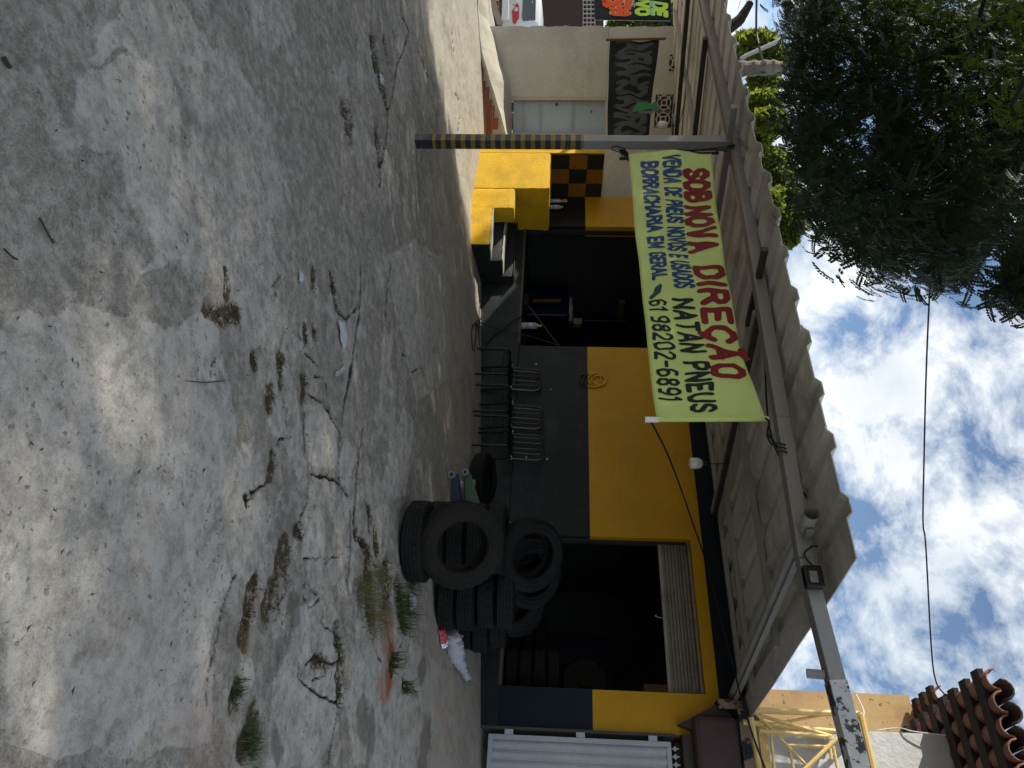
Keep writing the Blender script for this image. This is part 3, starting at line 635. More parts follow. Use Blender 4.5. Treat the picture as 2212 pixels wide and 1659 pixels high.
# rings of an old hose painted over with the wall
cx, cz = -5.66, 2.0
cx, cz = on_q(1278.5, 821.7, Q)[0], on_q(1278.5, 821.7, Q)[2]
hr = thing('wall_coil', 'coiled tube hung on the wall and painted over with it', 'coil', (cx, Q - .02, cz))
for k, (ax, az, r_) in enumerate(((0, -.02, .155), (.005, .03, .15), (.0, .075, .135), (.01, .1, .1))):
    MB().tube([(cx + ax + r_ * .82 * math.cos(a), Q - .012 - .004 * k, cz + az + r_ * math.sin(a)) for a in np.linspace(0, 2 * PI, 33)[:-1]], .011, 7, True).build('loop', 'two_tone', hr, smooth=True)
# things inside the shop
def cyl(p, q, r, n=16): return MB().tube([p, q], r, n)
ch = thing('tyre_changer', 'blue tyre changing machine with yellow arm inside the left bay', 'machine', (-9.3, 10.3, .98))
MB().box((-9.75, 10.1, .98), (-8.95, 10.9, 1.75)).build('cabinet', 'machine_blue', ch, bevel=.03)
MB().lathe([(0, 0), (.33, 0), (.33, .06), (.1, .08), (0, .08)], 24, (-9.3, 10.45, 1.76)).build('turntable', 'steel_grey', ch)
MB().box((-9.6, 10.75, 1.76), (-9.4, 10.95, 2.9)).build('column', 'machine_blue', ch, bevel=.02)
MB().box((-9.55, 10.3, 2.7), (-9.45, 10.76, 2.8)).build('arm', 'yellow_rod', ch)
MB().bar((-9.2, 10.0, 1.1), (-9.2, 9.98, 1.6), .06, .04).build('lever', 'yellow_rod', ch)
bxo = thing('box', 'small pale carton on the machine inside the left bay', 'box', (-9.05, 10.4, 1.76))
MB().box((-9.12, 10.35, 1.85), (-8.98, 10.45, 2.0)).build('carton', 'cardboard', bxo)
MB().box((-9.2, 10.3, 1.76), (-8.96, 10.5, 1.849)).build('tray', 'dark_steel', bxo)
yb = thing('oil_can', 'yellow can on a shelf deep in the left bay', 'can', (-8.2, 12.4, 1.9))
MB().lathe([(0, 0), (.13, 0), (.13, .3), (.05, .33), (.05, .37), (0, .37)], 16, (-8.2, 12.4, 1.91)).build('body', 'sticker_yellow', yb)
shf = thing('shelf', 'dark metal shelf against the back wall of the left bay', 'shelf', (-8.2, 12.8, .98))
for z0 in (1.3, 1.88, 2.5): MB().box((-9.0, 12.2, z0), (-7.2, 12.9, z0 + .025)).build('board', 'dark_steel', shf)
for x in (-9.0, -7.22):
    for y in (12.2, 12.87): MB().box((x, y, .98), (x + .03, y + .03, 2.7)).build('upright', 'dark_steel', shf)
pl = thing('broom_handle', 'thin handle leaning across the dark left bay', 'broom', (-8.6, 9.5, .98))
MB().tube([(-8.5, 9.3, 1.02), (-7.8, 10.4, 2.0)], .014, 6).build('handle', 'wood', pl); MB().box((-8.62, 9.2, .98), (-8.38, 9.36, 1.05)).build('brush', 'bark_dark', pl)
ss = thing('steel_post', 'slim steel post standing inside the left bay', 'post', (-7.05, 9.0, .98))
MB().tube([(-7.03, 8.95, 2.0), (-7.03, 8.95, 1.42)], .016, 8).build('shaft', 'steel_grey', ss); MB().tube([(-7.03, 8.95, 1.42), (-7.03, 8.95, .98)], .03, 8).build('sleeve', 'steel_grey', ss)

# ------------------------------------------------------------------ CANOPY
CP = thing('canopy', 'lean to canopy of ribbed grey sheets on a steel beam and one post', 'canopy', (-6.56, 4.7, 0))
gz = float(ground_z(-6.57, 4.71))
po = MB().box((-6.625, 4.66, gz - .05), (-6.515, 4.77, 1.73)).build('post', 'post_bands', CP, bevel=.006, label='post painted with black and yellow bands below')
MB().box((-6.622, 4.663, 1.7301), (-6.518, 4.767, 3.235)).build('post_shaft', 'beam_paint', po, bevel=.006)
BZ = [(-11.6, 3.28), (-6.58, 3.29), (-4.64, 3.235), (-3.17, 3.195), (-2.05, 3.16)]
for (a, za), (c, zc) in zip(BZ[:-1], BZ[1:]): MB().bar((a, 4.715, za), (c - .001, 4.715, zc), .1, .1).build('front_beam', 'beam_paint', CP, bevel=.006)
MB().bar((-2.05, 4.715, 3.16), (-1.28, 4.715, 3.205), .1, .1).build('front_beam', 'beam_paint', CP, bevel=.006)
MB().bar((-1.28, 4.715, 3.205), (-.3, 4.715, 3.265), .104, .104).build('front_beam', 'beam_peel', CP, label='beam end with peeling white paint')
def wall_q(s): return min(8.62, LW0[1] + (s - LW0[0]) * 1.1834)
period = .46; x = -1.83; k = 0
prof = [(0, 0), (.26, 0), (.30, .04), (.40, .04), (.44, 0), (.46, 0)]
while x > -13.0:
    sheet = []
    for c in range(2):
        for (a, h) in (prof if c == 0 else prof[1:]):
            sheet.append((x - c * period - a, h))
    xo = x - 2 * period
    P = []
    for (sx, h) in sheet:
        row = []
        qb = max(wall_q(sx), 4.6)
        for q in np.linspace(4.15 + .012 * (k % 3) if x > -12.5 else 6.05, qb, 9):
            row.append((sx, q, ROOF(q) + h + .0085 * (k % 2) + .004 * math.sin(q * 3 + k)))
        P.append(row)
    o = MB().grid(P).build('roof_sheet', 'fibro', CP); solid(o, .008)
    x -= 2 * period - .03; k += 1
for q, xa, xb in ((4.92, -12.2, -1.95), (6.42, -12.6, -2.0), (7.76, -11.6, -1.95), (8.36, -9.8, -2.2)):
    MB().bar((xa, q, ROOF(q) - .03), (xb, q, ROOF(q) - .03), .045, .05).build('purlin', 'galv', CP)
def rafter(x0, qa, x1, qb, drop, w, h):
    return MB().bar((x0, qa, ROOF(qa) - drop), (x1, qb, ROOF(qb) - drop), w, h)
MB().tube([(-2.27, 4.45, ROOF(4.45) - .11), (-2.11, 8.55, ROOF(8.55) - .11)], .05, 14, cap=False).build('rafter', 'galv', CP, smooth=True)
rafter(-2.19, 4.55, -2.03, 8.55, .115, .02, .045).build('rafter', 'steel_grey', CP)
rafter(-4.42, 4.9, -4.28, 8.45, .085, .06, .06).build('rafter', 'galv', CP, bevel=.005)
rafter(-4.33, 4.9, -4.19, 8.45, .085, .03, .05).build('rafter', 'dark_steel', CP)
rafter(-6.58, 4.3, -6.62, 8.45, .085, .07, .06).build('rafter', 'steel_grey', CP, bevel=.005)
rafter(-8.75, 4.8, -8.85, 8.45, .085, .06, .06).build('rafter', 'dark_steel', CP)
rafter(-10.6, 4.8, -10.7, 8.2, .085, .06, .06).build('rafter', 'dark_steel', CP)
rafter(-4.62, 4.34, -4.62, 5.3, .075, .05, .05).build('rafter', 'dark_steel', CP)
MB().bar(lw(-1.6, 3.585, .05), lw(2.7, 3.575, .05), .05, .05).build('wall_plate', 'dark_steel', CP)
MB().bar((-6.56, 4.66, 3.33), (-6.05, 4.4, 3.29), .05, .06).build('bracket', 'steel_grey', CP)
MB().tube([(-1.32, 4.72, 3.15), (-1.33, 4.74, 3.05)], .028, 10).build('stub_pipe', 'steel_grey', CP)
MB().tube(curve([on_q(2010 - 250 - 110, 760, 4.9), on_q(1668, 950, 4.95), on_q(1752, 1090, 4.98), on_q(1768, 1150, 5.0)]), .008, 5).build('roof_cable', 'cable_black', CP)

# ------------------------------------------------------------------ hand-lettering: strokes turned into one outline mesh
GL = {'A': (.8, [[(0, 0), (.4, 1), (.8, 0)], [(.16, .34), (.64, .34)]]), 'B': (.74, [[(0, 0), (0, 1), (.48, 1), (.66, .86), (.66, .68), (.48, .54), (0, .54)], [(.48, .54), (.72, .4), (.72, .14), (.5, 0), (0, 0)]]),
 'C': (.72, [[(.72, .82), (.54, 1), (.2, 1), (0, .76), (0, .24), (.2, 0), (.54, 0), (.72, .18)]]), 'D': (.74, [[(0, 0), (0, 1), (.42, 1), (.74, .72), (.74, .28), (.42, 0), (0, 0)]]),
 'E': (.62, [[(.62, 1), (0, 1), (0, 0), (.62, 0)], [(0, .52), (.52, .52)]]), 'G': (.74, [[(.72, .82), (.54, 1), (.2, 1), (0, .76), (0, .24), (.2, 0), (.54, 0), (.72, .18), (.72, .44), (.44, .44)]]),
 'H': (.7, [[(0, 0), (0, 1)], [(.7, 0), (.7, 1)], [(0, .52), (.7, .52)]]), 'I': (.06, [[(.03, 0), (.03, 1)]]), 'L': (.58, [[(0, 1), (0, 0), (.58, 0)]]),
 'M': (.9, [[(0, 0), (.05, 1), (.45, .25), (.85, 1), (.9, 0)]]), 'N': (.72, [[(0, 0), (0, 1), (.72, 0), (.72, 1)]]), 'O': (.74, [[(.2, 0), (0, .24), (0, .76), (.2, 1), (.54, 1), (.74, .76), (.74, .24), (.54, 0), (.2, 0)]]),
 'P': (.68, [[(0, 0), (0, 1), (.48, 1), (.68, .84), (.68, .6), (.48, .44), (0, .44)]]), 'R': (.7, [[(0, 0), (0, 1), (.48, 1), (.68, .84), (.68, .64), (.48, .5), (0, .5)], [(.38, .5), (.7, 0)]]),
 'S': (.68, [[(.66, .84), (.5, 1), (.18, 1), (0, .84), (.02, .64), (.2, .53), (.48, .46), (.68, .32), (.66, .14), (.48, 0), (.16, 0), (0, .16)]]), 'T': (.72, [[(0, 1), (.72, 1)], [(.36, 1), (.36, 0)]]),
 'U': (.72, [[(0, 1), (0, .24), (.2, 0), (.52, 0), (.72, .24), (.72, 1)]]), 'V': (.74, [[(0, 1), (.37, 0), (.74, 1)]]), '-': (.4, [[(0, .48), (.4, .48)]]), ' ': (.42, []),
 '0': (.66, [[(.2, 0), (0, .24), (0, .76), (.2, 1), (.46, 1), (.66, .76), (.66, .24), (.46, 0), (.2, 0)]]), '1': (.3, [[(0, .78), (.24, 1), (.24, 0)]]), '2': (.64, [[(0, .8), (.18, 1), (.46, 1), (.62, .82), (.58, .6), (0, 0), (.64, 0)]]),
 '6': (.64, [[(.56, .95), (.3, 1), (.06, .72), (0, .3), (.16, 0), (.46, 0), (.62, .18), (.6, .42), (.42, .56), (.2, .54), (.02, .38)]]), '8': (.66, [[(.33, .54), (.08, .68), (.1, .9), (.33, 1), (.56, .9), (.58, .68), (.33, .54), (.04, .36), (.04, .12), (.33, 0), (.62, .12), (.62, .36), (.33, .54)]]),
 '9': (.64, [[(.62, .62), (.44, .44), (.2, .44), (.02, .58), (.0, .84), (.18, 1), (.46, 1), (.62, .8), (.6, .3), (.4, .02), (.1, .02)]]),
 '$': (.68, [[(.66, .84), (.5, 1), (.18, 1), (0, .84), (.02, .64), (.2, .53), (.48, .46), (.68, .32), (.66, .14), (.48, 0), (.16, 0), (0, .16)], [(.34, 1.12), (.34, -.12)]])}
GL['Ç'] = (.72, GL['C'][1] + [[(.38, 0), (.44, -.12), (.3, -.24)]]); GL['Ã'] = (.8, GL['A'][1] + [[(.14, 1.2), (.28, 1.3), (.48, 1.2), (.64, 1.3)]])
def text_strokes(txt, gap=.3, jit=.03):
    X = 0; out = []
    for ch in txt:
        w, st = GL[ch]
        for pl_ in st: out.append([(X + a + random.uniform(-jit, jit), b + random.uniform(-jit, jit)) for a, b in pl_])
        X += w + gap
    return out, X - gap
def ink(strokes, rad, fn, cell=.06, mb=None):
    """Outline of round-brushed strokes by marching squares, every point carried into space by fn(X, h)."""
    segs = [(a, b) for pl_ in strokes for a, b in zip(pl_[:-1], pl_[1:])]
    if not segs: return mb
    A = np.array([s[0] for s in segs]); Bv = np.array([s[1] for s in segs])
    x0, y0 = np.minimum(A, Bv).min(0) - rad * 2; x1, y1 = np.maximum(A, Bv).max(0) + rad * 2
    xs = np.arange(x0, x1 + cell, cell); ys = np.arange(y0, y1 + cell, cell); GX, GY = np.meshgrid(xs, ys, indexing='ij')
    D = np.full(GX.shape, 9.)
    for a, b in segs:
        i0 = max(0, int((min(a[0], b[0]) - 3 * rad - x0) / cell)); i1 = int((max(a[0], b[0]) + 3 * rad - x0) / cell) + 2
        gx, gy = GX[i0:i1], GY[i0:i1]; ex, ey = b[0] - a[0], b[1] - a[1]; u = np.clip(((gx - a[0]) * ex + (gy - a[1]) * ey) / (ex * ex + ey * ey + 1e-9), 0, 1)
        D[i0:i1] = np.minimum(D[i0:i1], np.hypot(gx - a[0] - u * ex, gy - a[1] - u * ey))
    S = rad - D; mb = mb or MB(); cache = {}; vs = []; fs = []
    def vid(key, p):
        if key not in cache: cache[key] = len(vs); vs.append(fn(*p))
        return cache[key]
    act = np.argwhere((np.maximum.reduce([S[:-1, :-1], S[1:, :-1], S[1:, 1:], S[:-1, 1:]]) > 0))
    for i, j in act:
        c = [(i, j), (i + 1, j), (i + 1, j + 1), (i, j + 1)]; poly = []
        for k_ in range(4):
            a, b = c[k_], c[(k_ + 1) % 4]; sa, sb = S[a], S[b]
            if sa > 0: poly.append(vid(a, (xs[a[0]], ys[a[1]])))
            if (sa > 0) != (sb > 0):
                u = sa / (sa - sb); key = (min(a, b), max(a, b)); poly.append(vid(key, (xs[a[0]] + u * (xs[b[0]] - xs[a[0]]), ys[a[1]] + u * (ys[b[1]] - ys[a[1]]))))
        if len(poly) >= 3: fs.append(tuple(poly))
    return mb.add(vs, fs)

# ------------------------------------------------------------------ LIME BANNER
QB = 4.6
def bwave(s, z): return .024 * math.sin(s * 3.1 + z * 2.2) + .014 * math.sin(s * 7.3 - z * 5) + .01 * math.sin((s + 6.4) * 2 + z * 9) * math.exp(-abs(s + 6.2)) + .006 * math.sin(z * 16 + s * 2)
def on_banner(x, y, d=0):
    P = on_q(x, y, QB); P[1] += bwave(P[0], P[2]) - d; return P
interp = np.interp
bt = lambda y: interp(y, [332, 405, 496, 591, 744, 905], [1537, 1544, 1555, 1567, 1600, 1652])
bb_ = lambda y: interp(y, [340, 482, 566, 749, 907], [1357.6, 1371, 1380, 1397.6, 1419])
BN = thing('banner', 'lime green banner with red, blue and black hand lettering below the canopy beam', 'banner', on_q(1450, 620, QB))
P = []
for i in range(90):
    y = 339 - 4 + (906 - 335) * i / 89; row = []
    for j in range(26):
        f_ = j / 25; row.append(on_banner(bb_(y) + (bt(y) - bb_(y)) * f_, y + (-5 * f_ if i < 2 else 0)))
    P.append(row)
solid(MB().grid(P).build('fabric', 'banner_lime', BN, smooth=True), .0015)
def lettering(txt, u0, u1, base, top, mat, rad=.1, gap=.3, par=None, surf=on_banner, d=.005, cell=.055, slant=0):
    st, Wd = text_strokes(txt, gap)
    def fn(X, h):
        y = u0 + (u1 - u0) * X / Wd; a = interp(y, *base); b = interp(y, *top)
        wv = .035 * math.sin(h * 6 + X * 2.1)
        return surf(a + (b - a) * h, y + wv * (u1 - u0) / Wd + slant * h, d)
    return ink(st, rad, fn, cell).build('lettering', mat, par)
lettering('SOB', 368, 426, ([364, 545], [1482, 1495]), ([364, 545], [1525, 1547]), 'letter_red', .175, .34, BN)
lettering('NOVA', 442, 542, ([364, 446, 545], [1482, 1484, 1495]), ([364, 446, 545], [1525, 1530, 1547]), 'letter_red', .165, .34, BN)
lettering('DIREÇÃO', 581, 812, ([575, 600, 700, 817], [1501, 1505, 1525, 1546]), ([575, 600, 700, 817], [1553, 1560, 1580, 1608]), 'letter_red', .14, .42, BN)
lettering('VENDA DE PNEUS NOVOS E USADOS', 344, 627, ([342, 420, 480, 560, 630], [1434, 1440, 1445, 1449, 1461]), ([342, 420, 480, 560, 630], [1466, 1471, 1475, 1483, 1497]), 'letter_blue', .145, .3, BN, cell=.07)
lettering('NATAN PNEUS', 651, 884, ([649, 700, 769, 885], [1454, 1462, 1477, 1499]), ([649, 700, 769, 885], [1493, 1506, 1525, 1546]), 'letter_black', .13, .36, BN)
lettering('BORRACHARIA EM GERAL', 354, 607, ([352, 420, 480, 530, 609], [1387, 1393, 1401, 1403, 1412]), ([352, 420, 480, 530, 609], [1418, 1421, 1429, 1433, 1438]), 'letter_blue', .145, .3, BN, cell=.07)
lettering('61', 651, 673, ([648, 710, 770, 861], [1404, 1409, 1417, 1428]), ([648, 710, 770, 861], [1435, 1446, 1457, 1473]), 'letter_black', .1, .3, BN)
lettering('98202-6891', 688, 859, ([648, 710, 770, 861], [1404, 1409, 1417, 1428]), ([648, 710, 770, 861], [1435, 1446, 1457, 1473]), 'letter_black', .1, .3, BN)
ink([[(.1, .05), (.3, .35), (.75, .5), (.95, .85)], [(.3, .35), (.55, .75), (.95, .85)], [(.6, .62), (.75, .7)]], .16, lambda X, h: on_banner(1405 + 24 * h, 645 - 26 * X + 2, .005), .06).build('phone_icon', 'letter_teal', BN)
def rod(x0, y0, x1, y1, q, r=.014): return MB().tube([on_q(x0, y0, q), on_q(x1, y1, q)], r, 8)
rod(1338, 343, 1552, 330, QB + .015, .016).build('left_rod', 'wood_dark', BN)
rod(1393, 906, 1660, 905, QB + .012, .02).build('right_rod', 'banner_lime', BN)
rod(1393, 906.5, 1422, 906.5, QB + .01, .022).build('rod_end', 'white_plastic', BN)
def cable(name, label, pts, r, cat='rope', mat='cable_black', n=6, sides=5):
    o = MB().tube(curve(pts, n), r, sides).build(name, mat); return tag(o, label, cat)
TP = lambda x, y, q=QB: tuple(on_q(x, y, q))
cable('rope', 'dark rope tying the bottom right of the lime banner to the wall', [TP(1405, 908), tuple(on_q(1450, 1000, 6.0)), tuple(on_q(1500, 1140, 7.6)), tuple(on_q(1530, 1233, 8.38)), tuple(on_q(1605, 1520, 7.6)), tuple(on_q(1660, 1680, 6.4))], .009)
b = MB().tube(curve([TP(1652, 903), TP(1661, 912), TP(1658, 935, 4.64), TP(1668, 950, 4.655), TP(1679, 965, 4.655)]), .009, 5)
b.tube(curve([TP(1660, 925), TP(1657, 940), TP(1665, 957, 4.65), TP(1674, 962, 4.655)]), .007, 5)
for k in range(3): b.tube(curve([TP(1672 + 3 * k, 962 + 8 * k, 4.655), TP(1680 + 3 * k, 958 + 8 * k, 4.65), TP(1694 + 2 * k, 960 + 8 * k, 4.652), TP(1697 + 2 * k, 964 + 8 * k, 4.7)]), .006, 5)
tag(b.build('rope', 'cable_black'), 'knotted black cord tying the top right of the lime banner to the beam', 'rope')
b = MB()
for k in range(4): b.tube(curve([TP(1418 + 14 * k, 331 - 3 * k), TP(1470 + 10 * k, 326), TP(1530 + 5 * k, 321 + 4 * math.sin(k)), TP(1560 + 4 * k, 318 + 3 * k), TP(1588, 312, 4.655)]), .005, 5)
tag(b.build('rope', 'cable_black'), 'black cord tying the top left of the lime banner to the post', 'rope')
b = MB().tube(curve([TP(1345, 341), TP(1340, 330), TP(1330, 326, 4.65), TP(1321, 322, 4.65), TP(1326, 316, 4.65), TP(1340, 318, 4.65), TP(1352, 322, 4.65)]), .006, 5)
tag(b.build('rope', 'cable_black'), 'looped black cord at the bottom left of the lime banner', 'rope')
br = thing('timber_brace', 'short dark timber sticking out behind the post at the lime banner', 'timber', TP(1345, 322, 4.8))
MB().bar(TP(1337, 316, 4.79), TP(1364, 348, 4.9), .055, .05).build('batten', 'wood_dark', br)

# ------------------------------------------------------------------ LEFT: grey side wall, door, vents, ramp
GW = thing('grey_building', 'unpainted grey plastered building left of the striped post', 'building', lw(1, 0.2))
def lwbox(t0, t1, z0, z1, o0, o1): return MB().hexa([lw(t0, z0, o0), lw(t1, z0, o0), lw(t1, z0, o1), lw(t0, z0, o1), lw(t0, z1, o0), lw(t1, z1, o0), lw(t1, z1, o1), lw(t0, z1, o1)])
edge = []
zs = np.linspace(-.1, 2.345, 30)
for z in zs: edge.append((-.05 + .018 * math.sin(z * 9) * math.sin(z * 23) + .01 * random.random(), z))
poly = edge + [(1.2, 2.345), (1.2, -.1)]
MB().prism([lw(a, b_, 0) for a, b_ in poly], tuple(-.25 * np.append(LWN, 0))).build('wall', 'plaster', GW)
lwbox(1.76, 3.0, -.1, 2.345, 0, -.25).build('wall', 'plaster', GW)
edge = [(-.035 + .012 * math.sin(z * 11) * math.sin(z * 27) + .008 * random.random(), z) for z in np.linspace(2.35, 3.66, 18)]
MB().prism([lw(a, b_, .018) for a, b_ in edge + [(3.0, 3.66), (3.0, 2.35)]], tuple(-.26 * np.append(LWN, 0))).build('wall', 'plaster_upper', GW, label='upper wall, a second coat of plaster')
lwbox(1.2, 1.76, 2.331, 2.348, .01, -.25).build('lintel', 'plaster', GW)
lwbox(1.13, 1.2, .62, 2.34, .025, -.1).build('door_frame', 'concrete', GW); lwbox(1.76, 1.82, .62, 2.34, .025, -.1).build('door_frame', 'concrete', GW)
dr = lwbox(1.201, 1.759, .66, 2.33, -.1, -.13).build('door', 'metal_door', GW, label='pale blue grey sheet metal door')
for z in (.825, .855, 1.125, 1.16, 1.72, 1.755): lwbox(1.203, 1.757, z, z + .014, -.075, -.1).build('rib', 'metal_door', dr)
lwbox(1.24, 1.28, 1.43, 1.47, -.06, -.1).build('lock', 'black_paint', dr)
lwbox(1.35, 1.4, 2.08, 2.1, -.09, -.1).build('latch', 'dark_steel', dr)
def vent(t0, t1, z0, z1):
    vb = lwbox(t0, t1, z0, z1, .026, .019).build('vent_block', 'vent_dark', GW)
    cx_, cz_, r_ = (t0 + t1) / 2, (z0 + z1) / 2, (t1 - t0) * .43
    def ring(pts, closed=False): return MB().tube([lw(cx_ + a * r_, cz_ + b_ * r_, .034) for a, b_ in pts], .011, 6, closed)
    b = ring([(math.cos(a), math.sin(a)) for a in np.linspace(0, 2 * PI, 25)[:-1]], True)
    for k in range(4):
        a0 = k * PI / 2; c_ = (1.25 * math.cos(a0), 1.25 * math.sin(a0))
        b.add(*(lambda q_: (q_.v, q_.f))(ring([(c_[0] + .9 * math.cos(a0 + PI + a), c_[1] + .9 * math.sin(a0 + PI + a)) for a in np.linspace(-.85, .85, 11)])))
        a1 = a0 + PI / 4; b.add(*(lambda q_: (q_.v, q_.f))(ring([(math.cos(a1), math.sin(a1)), (1.45 * math.cos(a1), 1.45 * math.sin(a1))])))
        b.add(*(lambda q_: (q_.v, q_.f))(ring([(math.cos(a0), math.sin(a0)), (1.16 * math.cos(a0), 1.16 * math.sin(a0))])))
    b.build('tracery', 'vent_white', vb, smooth=True)
vent(1.10, 1.375, 3.23, 3.535); vent(1.385, 1.66, 3.225, 3.53); vent(.43, .70, 3.44, 3.63)
# ramp to the door, its open side showing bricks
RP = thing('concrete_ramp', 'sunlit concrete ramp up to the metal door with bare bricks at its side', 'ramp', lw(1, .2, .5))
RT = [(-2.8, .12, .1), (-.1, .21, .115), (.2, .32, .125), (.5, .43, .16), (.96, .615, .31), (1.45, .635, .46), (1.9, .64, .60)]   # along the wall: height at the wall, height at the outer edge
def ramp_z(t_, o_):
    a = float(interp(t_, [r_[0] for r_ in RT], [r_[1] for r_ in RT])); c = float(interp(t_, [r_[0] for r_ in RT], [r_[2] for r_ in RT])); u = o_ / .92
    return a + (c - a) * u ** 1.25
ts = sorted(set([r_[0] for r_ in RT] + list(np.linspace(-2.8, 1.9, 40)))); os_ = np.linspace(0, .92, 9)
P = [[lw(t_, ramp_z(t_, o_) + .006 * math.sin(7 * o_ + t_ * 5) + .004 * math.sin(t_ * 17), o_) for o_ in os_] + [lw(t_, ramp_z(t_, .92) - .05, .93), lw(t_, ramp_z(t_, .92) - .055, .87), lw(t_, -.3, .86)] for t_ in ts]
MB().grid(P).build('slab', 'concrete', RP)
MB().prism([lw(1.9, -.3, o_) for o_ in (0, .92)] + [lw(1.9, ramp_z(1.9, o_) - .003, o_) for o_ in os_[::-1]], tuple(.02 * np.append(LWD, 0))).build('end_wall', 'concrete', RP)
for row in range(5):
    z0 = .02 + row * .112
    for k in range(10):
        t0 = .1 + k * .2 + (row % 2) * .1; t1 = t0 + .185
        z1 = min(z0 + .1, min(ramp_z(t0, .92), ramp_z(t1, .92)) - .062)
        if z1 - z0 < .02 or t1 > 1.92: continue
        lwbox(t0, t1, z0, z1, .862, .885 + random.uniform(0, .014)).build('brick', 'brick_clay', RP, bevel=.004)
# black banner seen from its back
BB = thing('banner', 'black weathered banner with grey mirrored lettering beside the metal door', 'banner', on_w(1370, 200, 11))
def on_bb(x, y, d=0):
    P = on_w(x, y, 11.0 + .25 * (y - 85) / 230); P = P - F * d; P = P + F * (.03 * math.sin(y * .05 + x * .03) + .015 * math.sin(x * .11)); return P
tb = lambda y: interp(y, [87, 150, 220, 316], [1424, 1416, 1407, 1400]); bo = lambda y: interp(y, [87, 150, 220, 316], [1318, 1315, 1313, 1312])
P = [[on_bb(bo(y) + (tb(y) - bo(y)) * j / 14, y) for j in range(15)] for y in np.linspace(87, 316, 50)]
solid(MB().grid(P).build('fabric', 'banner_black', BB, smooth=True), .002)
st, Wd = text_strokes('BORRACHARIA', .22, .05)
def fn(X, h):
    y = 312 - (312 - 90) * X / Wd; a = interp(y, [90, 316], [1340, 1333]); b_ = interp(y, [90, 316], [1404, 1385])
    return on_bb(a + (b_ - a) * h, y + 3 * math.sin(h * 7 + X * 1.7), .006)
ink(st, .135, fn, .06).build('lettering', 'banner_letter_grey', BB)
MB().bar(on_w(1309, 86, 10.98), on_w(1438, 83.5, 10.98), .03, .04).build('left_rod', 'wood', BB)
MB().bar(on_w(1300, 317, 11.24), on_w(1413, 315, 11.24), .03, .03).build('right_rod', 'wood_dark', BB)
# green hanging case and bulb
def frame_at(x, y, w): return Vector(on_w(x, y, w))
gc = thing('hanging_case', 'open green plastic case hanging by the vent blocks', 'case', frame_at(1400, 232, 10.4))
def wp(x, y, dw=0): return Vector(on_w(x, y, 10.4 + dw))
A0 = [wp(1376, 222), wp(1367, 241), wp(1371, 244, .16), wp(1379, 226, .16)]; A1 = [wp(1416, 224.5), wp(1424, 232), wp(1422, 240, .16), wp(1418, 231, .16)]
b = MB(); b.add(A0 + A1, [(0, 1, 5, 4), (1, 2, 6, 5), (2, 3, 7, 6), (3, 0, 4, 7), (4, 5, 6, 7)])
solid(b.build('shell', 'green_plastic', gc), .012)
MB().hexa([wp(1376, 238.5, -.008), wp(1408, 238.5, -.008), wp(1410, 246, -.008), wp(1380, 244, -.008), wp(1376, 238.5, .1), wp(1408, 238.5, .1), wp(1410, 246, .1), wp(1380, 244, .1)]).build('worn_label', 'label_worn', gc)
MB().tube([wp(1410, 224), wp(1420, 219, .4), Vector(on_w(1440, 212, 12.2))], .008, 5).build('hanger', 'cable_black', gc)
def bulb(name, label, x, y, w, sc_, hook):
    c = Vector(on_w(x, y, w)); o = thing(name, label, 'light bulb', c)
    MB().lathe([(0, -.075), (.03, -.074), (.048, -.066), (.057, -.045), (.058, 0)], 20, c).build('diffuser', 'bulb_glass', o, smooth=True)
    MB().lathe([(.058, .001), (.054, .03), (.04, .055), (.024, .066), (0, .068)], 20, c).build('housing', 'white_plastic', o, smooth=True)
    MB().lathe([(0, .068), (.02, .069), (.022, .105), (.01, .115), (0, .115)], 14, c).build('socket', 'black_paint', o)
    top_ = c + Vector((0, 0, .11)); hk = [Vector(h_) for h_ in hook]
    MB().tube(curve([top_, top_ + Vector((0, 0, .06))] + hk), .005, 5).build('wire', 'cable_black', o); return o
bulb('light_bulb', 'white globe bulb hanging in front of the vent blocks', 1432, 270, 10.6, 1, [on_w(1463, 269, 10.6), on_w(1469, 262, 10.4), on_w(1482, 205, 10.0)])
bulb('light_bulb', 'white globe bulb hanging before the dark blue band of the shop', 1503.6, 1000.7, 7.6, 1, [on_w(1560, 1002, 7.6), on_w(1576, 1001.5, 7.6)])
# far left: the painted board, car, brown wall, pierced blocks
SG = thing('shop_sign', 'black board with lime and orange painted lettering at the left picture edge', 'sign', on_w(1366, 0, 15))
def on_sg(x, y, d=0): return on_w(x + (-.03 * (45 - y)), y + (x - 1366) * .012, 15 - d)
fr = MB(); P4 = [on_sg(1287, -150), on_sg(1287, 42), on_sg(1447, 42), on_sg(1447, -150)]
fr.prism([Vector(p) for p in P4], tuple(F * .06)); fr.build('board', 'sign_black', SG)
for a, c in ((P4[1], P4[2]), (P4[0], P4[1]), (P4[3], P4[2])): MB().bar(Vector(a) - Vector(F) * .01, Vector(c) - Vector(F) * .01, .05, .05).build('edge_trim', 'black_paint', SG)
def sgtext(txt, u0, u1, x0, x1, mats, rads, sl=0, gap=.3):
    for mat, rad, dd in zip(mats, rads, (.02, .028)):
        random.seed(len(txt) * 7); st, Wd = text_strokes(txt, gap, .02)
        ink(st, rad, lambda X, h: on_sg(x0 + (x1 - x0) * h, u0 + (u1 - u0) * X / Wd - sl * h, dd), .05).build('lettering', mat, SG)
sgtext('AÇAI DE', -62, 30, 1410, 1439, ('lime_rim', 'lime_gradient'), (.2, .15), -4)
sgtext('NOVO', -30, 31, 1377, 1402, ('lime_rim', 'lime_gradient'), (.2, .15))
sgtext('A PARTIR DE', -70, 15, 1361, 1371, ('sign_white',), (.08,))
